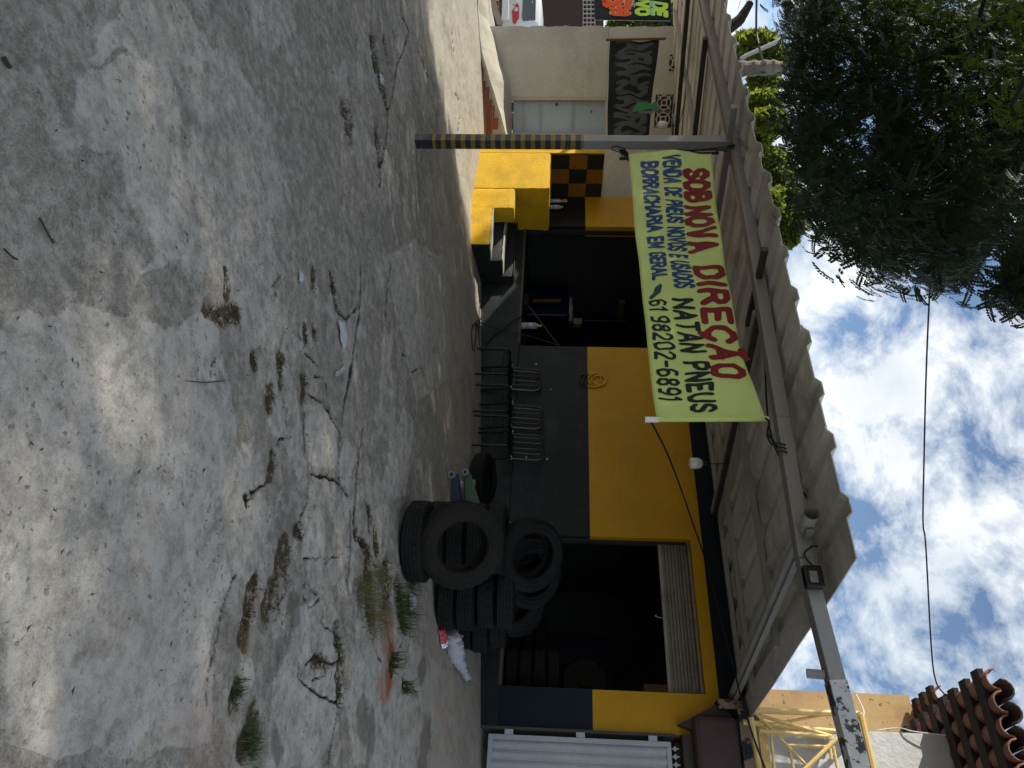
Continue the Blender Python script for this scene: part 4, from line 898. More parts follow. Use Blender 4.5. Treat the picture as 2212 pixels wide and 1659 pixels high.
sgtext('R$6', -75, 10, 1312, 1360, ('lime_rim', 'neon_orange'), (.19, .16))
sgtext('99', 13.5, 33, 1323, 1357, ('lime_rim', 'neon_orange'), (.2, .165), 0, .22)
ink([[(0, .2), (.3, .55), (.7, .4), (1, .75)]], .16, lambda X, h: on_sg(1297 + 20 * h, -2 + 17 * X, .028), .05).build('splash', 'neon_orange', SG)
# car
cc = on_w(1065, -3, 21.5); cg = float(ground_z(cc[0], cc[1])) - .02
CR = thing('parked_car', 'white hatchback seen from behind at the left picture edge', 'car', (cc[0], cc[1], -.55), rot=(0, 0, _th - .12))
st_ = []                                     # stations along y (forward), half widths and heights: (y, [(x, z) ...])
def sec(y, w, zb, zs, zr, wr): return [(y, x_, z_) for x_, z_ in ((.0, zb), (w * .8, zb), (w, zb + .12), (w * 1.0, zs * .55 + zb * .45), (w * .97, zs), (wr, (zs + zr) / 2 + .03), (wr * .9, zr - .05), (wr * .6, zr), (0, zr + .015))]
ST = [sec(0, .70, .38, .86, .93, .62), sec(.06, .80, .28, .93, 1.0, .68), sec(.16, .83, .25, .98, 1.22, .65), sec(.32, .845, .24, 1.0, 1.42, .6), sec(.55, .85, .22, 1.0, 1.49, .58), sec(1.5, .86, .2, .98, 1.53, .58), sec(2.3, .86, .2, .95, 1.46, .58), sec(2.9, .85, .2, .93, 1.1, .66), sec(3.2, .84, .2, .9, .98, .72), sec(3.8, .8, .25, .75, .8, .6), sec(3.95, .66, .32, .62, .66, .5)]
P = []
for s_ in ST: P.append([(x_, y_, z_) for y_, x_, z_ in s_] + [(-x_, y_, z_) for y_, x_, z_ in s_[::-1][1:-1]] + [(s_[0][1], s_[0][0], s_[0][2])])
b = MB().grid(P); n_ = len(P[0]); b.add(P[0][:-1], [tuple(range(n_ - 1))]); b.add(P[-1][:-1], [tuple(range(n_ - 1))])
bo_ = b.build('body', 'car_white', CR, local=True, smooth=True)
def rearpt(x_, z_, out): 
    y_ = interp(z_, [.3, .86, .95, 1.0, 1.22, 1.42, 1.5], [.0, 0, .02, .05, .16, .32, .5]); return (x_, y_ - out, z_)
def plate(name, poly, out, mat, par): 
    P_ = [rearpt(a, c_, out) for a, c_ in poly]; return MB().prism(P_, (0, .05, 0)).build(name, mat, par, local=True)
plate('rear_window', [(-.66, .99), (-.5, .96), (.5, .96), (.66, .99), (.5, 1.33), (-.5, 1.33)], .03, 'car_glass', CR)
for sg in (-1, 1):
    tl_ = plate('taillight', [(sg * .14, .80), (sg * .28, .86), (sg * .62, .86), (sg * .80, .74), (sg * .72, .68), (sg * .42, .65), (sg * .25, .74)], .03, 'tail_red', CR)
    plate('lens', [(sg * .3, .74), (sg * .42, .72), (sg * .42, .83), (sg * .3, .83)], .04, 'tail_clear', tl_)
MB().box((-.72, -.06, .35), (.72, .02, .58)).build('bumper', 'car_white', CR, local=True, bevel=.04)
MB().box((-.55, -.05, .25), (.55, .03, .35)).build('diffuser', 'car_black', CR, local=True)
plate('number_plate', [(-.2, .66), (.2, .66), (.2, .78), (-.2, .78)], .03, 'sign_white', CR)
for sx in (-.78, .78):
    for sy in (.75, 3.1):
        w_ = MB().lathe([(.0, -.1), (.19, -.1), (.29, -.09), (.31, -.05), (.31, .05), (.29, .09), (.19, .1), (0, .1)], 24)
        w_.v = [(z_ + sx, x_ + sy, y_ + .3) for x_, y_, z_ in w_.v]; wo_ = w_.build('wheel', 'rubber', CR, local=True, smooth=True)
        w_ = MB().lathe([(0, .102), (.17, .102), (.19, .09)], 16); w_.v = [(math.copysign(abs(z_) + abs(sx) - .0, sx), x_ + sy, y_ + .3) for x_, y_, z_ in w_.v]; w_.build('hub_cap', 'galv', wo_, local=True)
# brown wall with a strip of pierced blocks, and a post
BWp = on_w(1200, 30, 27)
BW = thing('boundary_wall', 'dark brown rendered wall with pierced blocks behind the car', 'wall', (BWp[0], BWp[1], -.5))
def wy(x, y, w=27): return Vector(on_w(x, y, w))
MB().prism([wy(1040, -260), wy(1040, 330), wy(1258.5, 330), wy(1258.5, -260)], tuple(_F0 * .2)).build('wall', 'wall_brown', BW)
MB().prism([wy(1286, -260), wy(1286, 330), wy(1304, 330), wy(1304, -260)], tuple(_F0 * .2)).build('wall', 'wall_brown', BW, label='strip of wall above the pierced blocks')
b = MB()
for k in range(4): b.bar(wy(1259.5 + k * 8.4, -200), wy(1259.5 + k * 8.4, 160), .03, .12, up=_F0)
for k in range(38): b.bar(wy(1258.5, -200 + k * 9.6), wy(1286, -200 + k * 9.6), .035, .12, up=_F0)
b.build('block_lattice', 'block_pink', BW, kind='stuff')
MB().prism([wy(1256, -200, 27.3), wy(1256, 160, 27.3), wy(1288, 160, 27.3), wy(1288, -200, 27.3)], tuple(_F0 * .05)).build('backing', 'vent_dark', BW)
# timber and scrap by the car
TS = thing('wooden_crate', 'broken wooden crate with weeds behind the ramp', 'crate', on_w(1070, 20, 15.5))
for k in range(5): MB().bar(on_w(1056 + 5 * k, -20, 15.5 + .05 * k), on_w(1057 + 5 * k, 30 + 2 * k, 15.3 + .05 * k), .05, .03).build('plank', 'wood', TS)
MB().bar(on_w(1045, 22, 15.4), on_w(1079, 18, 15.4), .07, .05).build('plank', 'wood', TS); MB().bar(on_w(1045, 6, 15.5), on_w(1077, 4, 15.5), .07, .05).build('plank', 'wood', TS)
MB().bar(on_w(1062, -5, 15.2), on_w(1080, 52, 15.0), .02, .12).build('plank', 'wood_old', TS, label='pale board leaning across the crate')

# ------------------------------------------------------------------ RIGHT: gate, neighbour
GT = thing('metal_gate', 'pale grey ribbed metal gate with small spikes along its top', 'gate', (-1.2, 8.45, .85))
gx0, gz0, gz1 = -1.62, .88, 2.78; gy = 8.46
b = MB(); 
for (a, c) in (((gx0, gy - .02, gz0), (gx0 + .05, gy + .03, gz1)), ((gx0 + .05, gy - .02, gz1 - .05), (.4, gy + .03, gz1)), ((gx0 + .05, gy - .02, gz0), (.4, gy + .03, gz0 + .05))): b.box(a, c)
b.build('frame', 'gate_grey', GT, bevel=.004)
xk = gx0 + .051; kk = 0
while xk < .35:
    w_ = .095
    MB().prism([(xk, gy, gz0 + .051), (xk + .03, gy - .018, gz0 + .051), (xk + .05, gy - .018, gz0 + .051), (xk + .07, gy + .0, gz0 + .051), (xk + w_ - .002, gy, gz0 + .051), (xk + w_ - .002, gy + .012, gz0 + .051), (xk, gy + .012, gz0 + .051)], (0, 0, gz1 - gz0 - .102)).build('panel', 'gate_grey', GT)
    xk += w_; kk += 1
for k in range(18):
    x_ = gx0 + .06 + k * .075
    MB().prism([(x_, gy + .004, gz1 + .001), (x_ + .012, gy + .004, gz1 + .025), (x_ + .03, gy + .004, gz1 + .04), (x_ + .012, gy + .004, gz1 + .055), (x_, gy + .004, gz1 + .09), (x_ - .012, gy + .004, gz1 + .055), (x_ - .03, gy + .004, gz1 + .04), (x_ - .012, gy + .004, gz1 + .025)], (0, .006, 0)).build('spike', 'gate_grey', GT)
for z_ in (1.05, 1.8, 2.55): MB().box((gx0 - .05, gy - .03, z_), (gx0 - .001, gy, z_ + .09)).build('hinge', 'gate_grey', GT)
NB = thing('neighbour_house', 'two storey neighbour house with ochre and white walls and clay tile eaves', 'house', (1.5, 9.3, .9))
MB().box((XR + .002, 8.44, .3), (gx0 - .051, 8.72, 2.84)).build('gate_jamb', 'old_lintel', NB)
MB().box((XR + .002, 8.43, 2.90), (2.2, 8.9, 3.0)).build('gate_lintel', 'old_lintel', NB)
MB().box((XR + .06, 8.6, 2.84), (2.2, 8.9, 2.899)).build('gate_head', 'vent_dark', NB)
MB().box((-1.2, 9.4, .5), (2.2, 9.5, 2.9)).build('porch_wall', 'inner_wall', NB)
MB().prism([(-1.99, 8.38, 3.26), (-1.90, 8.38, 3.10), (-1.78, 8.38, 2.86), (-1.74, 8.38, 3.0), (2.2, 8.38, 3.0), (2.2, 8.38, 3.42), (-1.9, 8.38, 3.42)], (0, .1, 0)).build('mauve_wall', 'mauve_paint', NB)
MB().box((-1.86, 8.26, 3.0), (2.2, 8.379, 3.46)).build('mauve_ledge', 'mauve_paint', NB, bevel=.06)
MB().box((-1.93, 8.24, 3.461), (2.2, 8.6, 3.60)).build('coping', 'peeling_wall', NB, label='coping with flaking dark paint')
MB().box((-2.03, 8.3, 3.28), (-1.935, 8.55, 3.545)).build('roof_pad', 'peeling_wall', NB)
MB().box((-2.72, 10.5, 2.8), (2.6, 10.7, 6.28)).build('upper_wall', 'ochre_wall', NB, label='weathered ochre wall')
MB().hexa([(-1.76, 8.2, 3.601), (2.6, 8.2, 3.601), (2.6, 10.4, 3.601), (-1.76, 10.4, 3.601), (-1.76, 8.2, 5.53), (2.6, 8.2, 5.53), (2.6, 10.4, 5.76), (-1.76, 10.4, 5.76)]).build('front_wall', 'white_wall', NB, label='rough white wall')
MB().box((-1.78, 8.16, 3.62), (2.6, 8.199, 3.70)).build('sill_band', 'cream_frame', NB)
# tiled eaves seen from below
def eave(x_l, q_front, z_front, q_back, z_back, n_t, x_step, name_lbl, nb, side_dx):
    ev = MB().bar((x_l, q_back, z_back - .05), (x_l + n_t * x_step, q_back, z_back - .05), .08, .12).build('tiled_eave', 'wood_dark', NB, label=name_lbl)
    L = math.hypot(q_back - q_front, z_back - z_front); rows = max(2, int(L / .36))
    dq, dz = (q_back - q_front) / L, (z_back - z_front) / L
    def arc(xc, up, r_, a, b_, off):
        P = []
        for u in np.linspace(a, b_, 3):
            row = []
            for th_ in np.linspace(0, PI, 7):
                row.append((xc + r_ * math.cos(th_) * (1 - .12 * (u - a) / (b_ - a)), q_front + dq * u - dz * (up * math.sin(th_) * r_ + off), z_front + dz * u + dq * (up * math.sin(th_) * r_ + off) ))
            P.append(row)
        return MB().grid(P)
    for i in range(n_t):
        for j in range(rows):
            a = -.1 + j * L / rows + random.uniform(-.02, .02) - side_dx * 0; b_ = a + L / rows + .07; xc = x_l + (i + .5) * x_step
            if (q_front + dq * b_) < q_front + side_dx * 0 : continue
            o_ = arc(xc, -1, x_step * .46, a, b_, .05).build('pan_tile', 'tile_clay', ev, smooth=True); solid(o_, .014)
            o_ = arc(xc + x_step / 2, 1, x_step * .44, a - .03, b_ - .03, .06).build('cover_tile', 'tile_dark', ev, smooth=True); solid(o_, .016)
    for k in range(nb):
        u = (k + .2) * L / nb; MB().bar((x_l - .02, q_front + dq * u, z_front + dz * u - .03), (x_l + n_t * x_step, q_front + dq * u, z_front + dz * u - .03), .13, .05).build('batten', 'wood_dark', ev)
    return ev
eave(-2.05, 7.0, 5.38, 9.6, 5.68, 13, .19, 'tiled eave over the white wall', 8, 0)
eave(-2.62, 9.7, 6.24, 10.6, 6.34, 3, .2, 'small tiled eave on top of the ochre wall', 3, 0)
# cream tubular awning frame in front of the white wall
AF = thing('awning_frame', 'cream painted tubular awning frame on the neighbour house', 'frame', (-1.4, 8.9, 4.0))
def ap(x, y, q): return Vector(on_q(x, y, q))
def at_(name, pts, r=.025): MB().tube(pts, r, 8).build(name, 'cream_frame', AF)
na, nb_, nc = ap(1628, 1534, 8.05), ap(1860, 1543, 8.05), ap(1882, 1640, 8.05); fa_, fb_, fc_ = ap(1620, 1562, 7.6), ap(1810, 1585, 7.6), ap(1640, 1659, 7.6)
at_('top_rail', [na, nb_], .032); at_('upright', [nb_, ap(1900, 1720, 8.05)], .032); at_('upright', [ap(1622, 1550, 8.05), ap(1646, 1700, 8.05)], .03)
at_('rail', [ap(1605, 1560, 8.1), ap(1805, 1580, 8.1)], .028); at_('rail', [ap(1640, 1578, 8.05), ap(1790, 1592, 8.05)], .02)
at_('diagonal', [ap(1630, 1538, 8.07), ap(1700, 1610, 8.07), ap(1748, 1659, 8.07), ap(1790, 1700, 8.07)], .016)
at_('diagonal', [ap(1640, 1545, 8.08), ap(1795, 1590, 8.08)], .018); at_('diagonal', [ap(1735, 1665, 8.06), ap(1860, 1545, 8.06)], .02)
at_('diagonal', [ap(1650, 1568, 8.09), ap(1800, 1540, 8.09)], .014)
for x0, y0, x1, y1 in ((1665, 1582, 1676, 1700), (1704, 1612, 1722, 1700), (1700, 1610, 1800, 1613), (1790, 1590, 1796, 1640), (1800, 1612, 1815, 1690)): at_('strut', [ap(x0, y0, 8.07), ap(x1, y1, 8.07)], .015)

# ------------------------------------------------------------------ CHAIRS
def make_chair(label):
    c = thing('metal_chair', label, 'chair', group='black tubular chairs along the shop wall')
    def tb(name, pts, r=.011, mat='black_paint', n=7, smooth=True): return MB().tube(pts, r, n).build(name, mat, c, local=True, smooth=smooth)
    for sx in (-1, 1):
        tb('leg', curve([(sx * .215, -.22, 0), (sx * .21, -.21, .38), (sx * .205, -.195, .435), (sx * .2, -.14, .462)], 5), .0175)
        tb('leg', [(sx * .2, .21, 0), (sx * .19, .16, .45)], .0175)
    b = MB().tube(curve([(-.2, -.14, .462), (-.2, .0, .45), (-.19, .18, .47), (-.17, .2, .475), (.17, .2, .475), (.19, .18, .47), (.2, .0, .45), (.2, -.14, .462)], 4), .011, 7)
    for k in range(9):
        x_ = -.16 + k * .04; b.tube(curve([(x_, -.215, .39), (x_, -.2, .435), (x_, -.14, .455), (x_, 0, .443), (x_, .2, .47)], 3), .0065, 5)
    b.tube([(-.2, -.215, .385), (.2, -.215, .385)], .009, 6); b.build('seat', 'black_paint', c, local=True, smooth=True)
    lean = lambda z: .2 + (z - .46) * .12
    out = [(-.185, lean(.46), .46), (-.185, lean(.7), .7), (-.18, lean(.8), .8), (-.14, lean(.87), .87), (0, lean(.885), .885), (.14, lean(.87), .87), (.18, lean(.8), .8), (.185, lean(.7), .7), (.185, lean(.46), .46)]
    bk = tb('backrest', curve(out, 4), .017)
    for x_ in (-.1, .06):
        MB().tube(curve([(x_ - .035, lean(.46), .46), (x_ - .035, lean(.8), .81), (x_, lean(.835), .84), (x_ + .035, lean(.8), .81), (x_ + .035, lean(.46), .46)], 4), .0095, 6).build('hairpin', 'black_paint', bk, local=True, smooth=True)
    tb('stretcher', [(-.2, .19, .2), (.2, .19, .2)], .008)
    for sx in (-1, 1): MB().box((sx * .19 - .012, .12, .458), (sx * .19 + .012, .19, .48)).build('clip', 'chrome_clip', c, local=True)
    return c
ch0 = make_chair('black tubular chair nearest the doorway and the coiled hose, left of the other two')
for k, (sx, qy, rz, lbl) in enumerate(((-6.24, 8.22, .03, None), (-5.55, 8.13, -.02, 'black tubular chair standing between the other two chairs'), (-5.02, 8.06, .05, 'black tubular chair nearest the jacks and tyres, right of the other two'))):
    c = ch0 if k == 0 else copy_tree(ch0)
    c.location = (sx, qy, float(ground_z(sx, qy - .2)) + .015); c.rotation_euler = (.03, 0, rz)
    if lbl: c['label'] = lbl

# ------------------------------------------------------------------ TYRES
def tyre_mesh(nm, Rr, r, Wd, mat):
    h = Wd / 2; n = 84
    pr_ = [(r, -h * .78), (r + .012, -h * .86), (r + .016, -h * .93), (r + .022, -h * .9), (r + (Rr - r) * .3, -h * .99), (r + (Rr - r) * .34, -h * 1.03), (r + (Rr - r) * .38, -h * 1.0), (r + (Rr - r) * .62, -h), (r + (Rr - r) * .66, -h * 1.03), (r + (Rr - r) * .7, -h * .985), (Rr - .026, -h * .9), (Rr - .008, -h * .76)]
    gro = []
    for zc in (-.5, -.17, .17, .5): gro += [(Rr, zc * h - .006), (Rr - .009, zc * h - .004), (Rr - .009, zc * h + .004), (Rr, zc * h + .006)]
    pr_ += [(Rr - .001, -h * .7)] + gro + [(Rr - .001, h * .7)] + [(a, -b_) for a, b_ in pr_[::-1]] + [(r + .008, h * .6), (r + (Rr - r) * .55, h * .8), (Rr - .022, h * .5), (Rr - .02, 0), (Rr - .022, -h * .5), (r + (Rr - r) * .55, -h * .8), (r + .008, -h * .6)]
    b = MB().lathe(pr_, n, closed=True)
    npf = len(pr_)
    for i, (rr, zz_) in enumerate(pr_):      # cross cuts in the tread
        if rr > Rr - .003 and abs(zz_) <= h * .72:
            for k in range(n):
                if (k + (i // 5)) % 3 == 0:
                    x_, y_, z_ = b.v[i * n + k]; f_ = (rr - .006) / rr; b.v[i * n + k] = (x_ * f_, y_ * f_, z_)
    sidew, tread = MB(), MB(); sidew.v = b.v; tread.v = b.v
    me = b.mesh(nm, mat, smooth=False); me.materials.append(MATS['rubber_tread'])
    for p_ in me.polygons:
        c_ = p_.center
        if math.hypot(c_.x, c_.y) > Rr - .02 and abs(c_.z) < h * .78: p_.material_index = 1
        else: p_.use_smooth = True
    return me
TM = {'big': (tyre_mesh('tyre_big', .328, .188, .2, 'rubber_dusty'), .328, .2), 'mid': (tyre_mesh('tyre_mid', .305, .182, .165, 'rubber'), .305, .165), 'small': (tyre_mesh('tyre_small', .268, .16, .165, 'rubber'), .268, .165), 'stand': (tyre_mesh('tyre_stand', .322, .196, .18, 'rubber'), .322, .18), 'flat': (tyre_mesh('tyre_flat', .31, .185, .175, 'rubber'), .31, .175)}
TG = 'used tyres piled in front of the right bay'
def tyre(kind, loc, label, axis=(0, 0, 1), spin=0., group=TG):
    o = bpy.data.objects.new('tyre', TM[kind][0]); link(o); o.location = [float(v) for v in loc]
    q_ = Vector(axis).normalized().to_track_quat('Z', 'Y'); o.rotation_mode = 'QUATERNION'
    from mathutils import Quaternion
    o.rotation_quaternion = q_ @ Quaternion((0, 0, 1), spin); return tag(o, label, 'tyre', group)
fw = Vector(_F0)
g0 = on_g(857, 1187); c1 = Vector(g0) + fw * .31; gzz = float(ground_z(c1.x, c1.y))
tyre('flat', (c1.x, c1.y, gzz + .1), 'tyre lying flat on the ground at the very front of the pile', (.03, -.06, 1), .3)
c2 = Vector(on_w(994, 1176, 5.62)); tyre('big', c2, 'dusty brown tyre standing upright on the front flat tyre, facing the street', tuple(-fw + Vector((.06, 0, .4))), .7)
names = ['bottom', 'second', 'third', 'fourth', 'top']
def column(x_, y_, n_, kind, where, jit=.035):
    z = float(ground_z(x_, y_)) + .01; w_ = TM[kind][2]
    for k in range(n_):
        nm = 'topmost' if k == n_ - 1 else ('lowest' if k == 0 else names[k])
        tyre(kind, (x_ + random.uniform(-jit, jit), y_ + random.uniform(-jit, jit), z + w_ * (k + .5)), f'{nm} tyre of the flat stack {where}', (random.uniform(-.02, .02), random.uniform(-.02, .02), 1), random.uniform(0, 6)); z += .002
    return z + w_ * n_
zA = column(-2.66, 5.92, 4, 'mid', 'seen through the upright brown tyre')
zA2 = column(-2.38, 6.42, 4, 'mid', 'right behind the upright brown tyre')
zB = column(-2.42, 7.12, 3, 'mid', 'beside the white bag')
zC = column(-2.62, 7.78, 2, 'mid', 'against the plinth of the right bay')
tyre('stand', on_w(1143, 1197, 6.55), 'black tyre standing upright on top of the pile, facing the street', tuple(-fw + Vector((0, 0, .62))), .2)
tyre('stand', on_w(1144, 1238, 7.0), 'second upright tyre on the pile, just behind the topmost one', tuple(-fw + Vector((-.1, 0, .62))), .9)
tyre('small', on_w(1137, 1192, 7.3), 'upright tyre seen through the hole of the topmost one', tuple(-fw + Vector((.3, .1, .5))), 1.4)
tyre('stand', on_w(1102, 1293, 7.3), 'upright tyre leaning at the right end of the pile, above the white bag', tuple(-fw + Vector((-.1, 0, .6))), .9)
tyre('stand', on_w(1114, 1306, 7.75), 'rearmost upright tyre at the right end of the pile by the doorway', tuple(-fw + Vector((-.15, 0, .55))), 1.9)
t6 = on_g(1012, 1040); t6v = Vector(t6) + fw * .3
tyre('flat', (t6v.x, t6v.y, float(ground_z(t6v.x, t6v.y)) + .13), 'worn tyre lying near the wall behind the green jack', (.1, -.22, 1), .5)
IG = 'tyres stacked inside the dark right bay'
for (x_, y_, n_, wh) in ((-2.45, 9.3, 4, 'just inside the right jamb'), (-2.6, 10.3, 5, 'deeper behind the right jamb'), (-3.3, 10.6, 3, 'in the middle of the right bay')):
    for k in range(n_): tyre('mid', (x_ + random.uniform(-.03, .03), y_, .978 + .167 * (k + .5)), f'{"lowest" if k == 0 else "topmost" if k == n_ - 1 else names[k]} tyre of the stack {wh}', (0, 0, 1), k, IG)
wl = thing('wheel', 'wheel with pale hub on the tyre stack inside the right bay', 'wheel', (-2.5, 9.6, 2.1), IG)
w_ = MB().lathe([(.17, -.08), (.26, -.09), (.3, -.06), (.3, .06), (.26, .09), (.17, .08)], 40, closed=True); w_.v = [(x_ - 2.45, z_ + 9.55, y_ + 1.95) for x_, y_, z_ in w_.v]; w_.build('tyre', 'rubber', wl, smooth=True)
w_ = MB().lathe([(0, -.06), (.06, -.07), (.07, -.05), (.17, -.07)], 24); w_.v = [(x_ - 2.45, z_ + 9.55, y_ + 1.95) for x_, y_, z_ in w_.v]; w_.build('rim', 'rubber_dusty', wl, smooth=True)
bd = thing('cabinet', 'dark blue cabinet at the back of the right bay', 'cabinet', (-3.3, 12.5, .98))
MB().box((-3.9, 12.2, .98), (-2.6, 12.9, 2.5)).build('carcass', 'machine_blue', bd); MB().box((-3.88, 12.185, 1.0), (-3.27, 12.199, 2.48)).build('door', 'machine_blue', bd); MB().box((-3.23, 12.185, 1.0), (-2.62, 12.199, 2.48)).build('door', 'machine_blue', bd)

# ------------------------------------------------------------------ JACKS, HOSE, BOTTLES, LITTER
def jack(label, p, q, mat, hgt):
    p, q = Vector(p), Vector(q); d = (q - p); d.z = 0; d = d.normalized(); sd = Vector((-d.y, d.x, 0)); gz_ = float(ground_z(p.x, p.y))
    o = thing('trolley_jack', label, 'jack', (p.x, p.y, gz_)); L = .68; P0 = Vector((p.x, p.y, gz_))
    at = lambda a, c_, z_: P0 + d * a + sd * c_ + Vector((0, 0, z_ + .06 * a))
    for c_ in (-.1, .1): MB().prism([at(.0, c_, .03), at(L, c_, .05), at(L, c_, hgt + .05), at(.32, c_, hgt), at(.0, c_, .085)], tuple(sd * .012)).build('side_plate', mat, o)
    MB().prism([at(.1, -.087, .08), at(.62, -.087, .08), at(.62, -.087, hgt * .8), at(.1, -.087, .1)], tuple(sd * .18)).build('lift_arm', mat, o)
    MB().lathe([(0, 0), (.04, 0), (.05, .02), (.03, .03), (0, .03)], 14, tuple(at(.12, 0, .11))).build('saddle', 'steel_grey', o)
    MB().tube([at(.6, 0, .12), at(.78, 0, .3)], .03, 10).build('handle_socket', mat, o)
    for a in (.02, .62):
        for c_ in (-.135, .135):
            cw = at(a, c_, .045); cw.z = gz_ + .04 + .06 * a
            wq = MB().tube([cw - sd * .02, cw + sd * .02], .04, 16).build('wheel', 'steel_grey', o, smooth=True)
            MB().tube([cw - sd * .023, cw + sd * .023], .02, 10).build('hub', 'black_paint', wq)
    return o
jack('dark blue trolley jack on the ground left of the tyres', on_g(971, 1022), on_g(975, 1078), 'jack_blue', .13)
pj = on_g(1000, 1021); jack('faded green trolley jack on the ground behind the blue one', pj, on_g(1003, 1080), 'jack_green', .18)
def gpt(x, y, dz=.008): P = on_g(x, y); return (P[0], P[1], P[2] + dz)
zb = lambda x, y: (990.7 + x * .1111, 622.1 + y * .1111)
hose = [gpt(*zb(360, 640)), gpt(*zb(300, 690), ), gpt(*zb(250, 760)), gpt(*zb(240, 950)), gpt(*zb(255, 1150)), gpt(*zb(285, 1215)), gpt(*zb(305, 1100)), gpt(*zb(330, 760)), gpt(*zb(300, 690), .03), gpt(*zb(375, 770), .02)]
b = MB().tube(curve(hose, 6), .009, 6)
b.tube(curve([gpt(*zb(420, 400)), gpt(*zb(400, 300)), gpt(*zb(388, 600)), gpt(*zb(385, 1000)), gpt(*zb(425, 1230)), tuple(on_q(*zb(470, 1200), 8.3)), tuple(on_q(*zb(540, 1080), 8.41)), tuple(on_q(*zb(700, 900), 8.42)), tuple(on_q(*zb(850, 800), 8.42)), tuple(on_q(*zb(1050, 640), 8.42)), tuple(on_q(*zb(1200, 570), 8.44)), tuple(on_q(*zb(1260, 575), 8.7))], 6), .009, 6)
tag(b.build('air_hose', 'cable_black', smooth=True), 'thin black hose coiled on the ground and running up onto the shop floor', 'hose')
b = MB().tube(curve([gpt(*zb(440, 1130)), gpt(*zb(470, 900)), gpt(*zb(450, 430)), gpt(*zb(420, 560), .02), tuple(on_q(*zb(410, 655), 8.1)), tuple(on_q(*zb(470, 690), 8.25)), tuple(on_q(*zb(700, 770), 8.38)), tuple(on_q(*zb(1200, 900), 8.42)), tuple(on_q(*zb(1500, 970), 8.47)), tuple(on_q(*zb(1960, 1125), 8.52))], 6), .008, 6)
tag(b.build('air_hose', 'cable_black', smooth=True), 'second black hose rising across the plinth to the door jamb', 'hose')
def bottle(label, p, h, r, lab=True):
    o = thing('water_bottle', label, 'bottle', p); k = h / .3
    MB().lathe([(0, 0), (r, .004), (r, .06 * k), (r * .93, .07 * k), (r, .08 * k), (r, .2 * k), (r * .8, .235 * k), (r * .35, .27 * k), (r * .33, .285 * k), (0, .286 * k)], 18, p).build('body', 'pet_clear', o, smooth=True)
    MB().lathe([(0, .286 * k), (r * .38, .287 * k), (r * .38, .3 * k), (0, .301 * k)], 12, p).build('cap', 'white_plastic', o)
    if lab: MB().lathe([(r * 1.015, .11 * k), (r * 1.015, .17 * k)], 18, p).build('paper_label', 'paper_white', o, smooth=True)
pb = on_q(1131, 703.5, 8.62); bottle('large clear bottle standing on the shop floor edge in the left bay', (pb[0], pb[1], .982), .31, .05)
for k, (x_, lbl) in enumerate(((-10.0, 'clear bottle on the counter, the one nearer the corner'), (-9.82, 'clear bottle with dark label on the counter, nearer the doorway'))): bottle(lbl, (x_ + .06, 8.3 - .02 * k, 1.371), .22, .036, k == 1)
tl = thing('bar_tool', 'black iron bar leaning on the grey wall behind the tyres', 'tool', on_q(1120, 1131, 8.42))
MB().tube([tuple(on_q(1085, 1129, 8.36)), tuple(on_q(1178, 1132, 8.46))], .012, 8).build('shaft', 'black_paint', tl); MB().tube([tuple(on_q(1178, 1132, 8.46)), tuple(on_q(1196, 1132.5, 8.478))], .018, 8).build('head', 'black_paint', tl)
def crumple(name, label, cat, p, sx, sy, h, mat, seed, rot=0):
    rg = np.random.default_rng(seed); n = 14; P = []
    for i in range(n):
        row = []
        for j in range(n):
            a, c_ = i / (n - 1) * 2 - 1, j / (n - 1) * 2 - 1; f_ = max(0, 1 - .5 * (a * a + c_ * c_)); rr = 1 + .25 * math.sin(5 * a + seed) * math.cos(4 * c_)
            X, Y = a * sx * rr, c_ * sy * rr; x_ = p[0] + X * math.cos(rot) - Y * math.sin(rot); y_ = p[1] + X * math.sin(rot) + Y * math.cos(rot)
            row.append((x_, y_, float(ground_z(x_, y_)) + .012 + h * f_ * (.3 + .7 * rg.random()) * (1 if 0 < i < n - 1 and 0 < j < n - 1 else .1)))
        P.append(row)
    o = MB().grid(P).build(name, mat, smooth=False); solid(o, .002); return tag(o, label, cat)
crumple('paper_scrap', 'crumpled white paper lying by the long crack', 'litter', on_g(735, 722), .07, .035, .035, 'paper_white', 3, .6)
crumple('plastic_strip', 'dirty white plastic strip lying by the long crack', 'litter', on_g(731, 802), .012, .09, .02, 'rag_grey', 4, .9)
crumple('paper_scrap', 'tiny pale paper scrap near the moss patch', 'litter', on_g(646, 599), .03, .02, .012, 'paper_white', 5, .2)
crumple('paper_scrap', 'white wrapper caught in the green weeds by the tyres', 'litter', on_g(884, 1299), .05, .035, .05, 'paper_white', 6, .5)
crumple('paper_scrap', 'white crumb of paper in the dirt hole near the lit strip', 'litter', on_g(820, 171), .04, .03, .03, 'paper_white', 8, .5)
crumple('snack_wrapper', 'shiny red and silver snack wrapper beside the white bag', 'wrapper', on_g(949, 1375), .07, .04, .07, 'foil_red', 9, .8)
crumple('foil_wrapper', 'crushed silver foil beside the red wrapper', 'wrapper', on_g(952, 1388), .05, .035, .06, 'foil_silver', 11, .3)
crumple('stone', 'pale broken stone in the weeds by the front tyre', 'stone', on_g(838, 1232), .04, .05, .07, 'pebble', 21, .3)
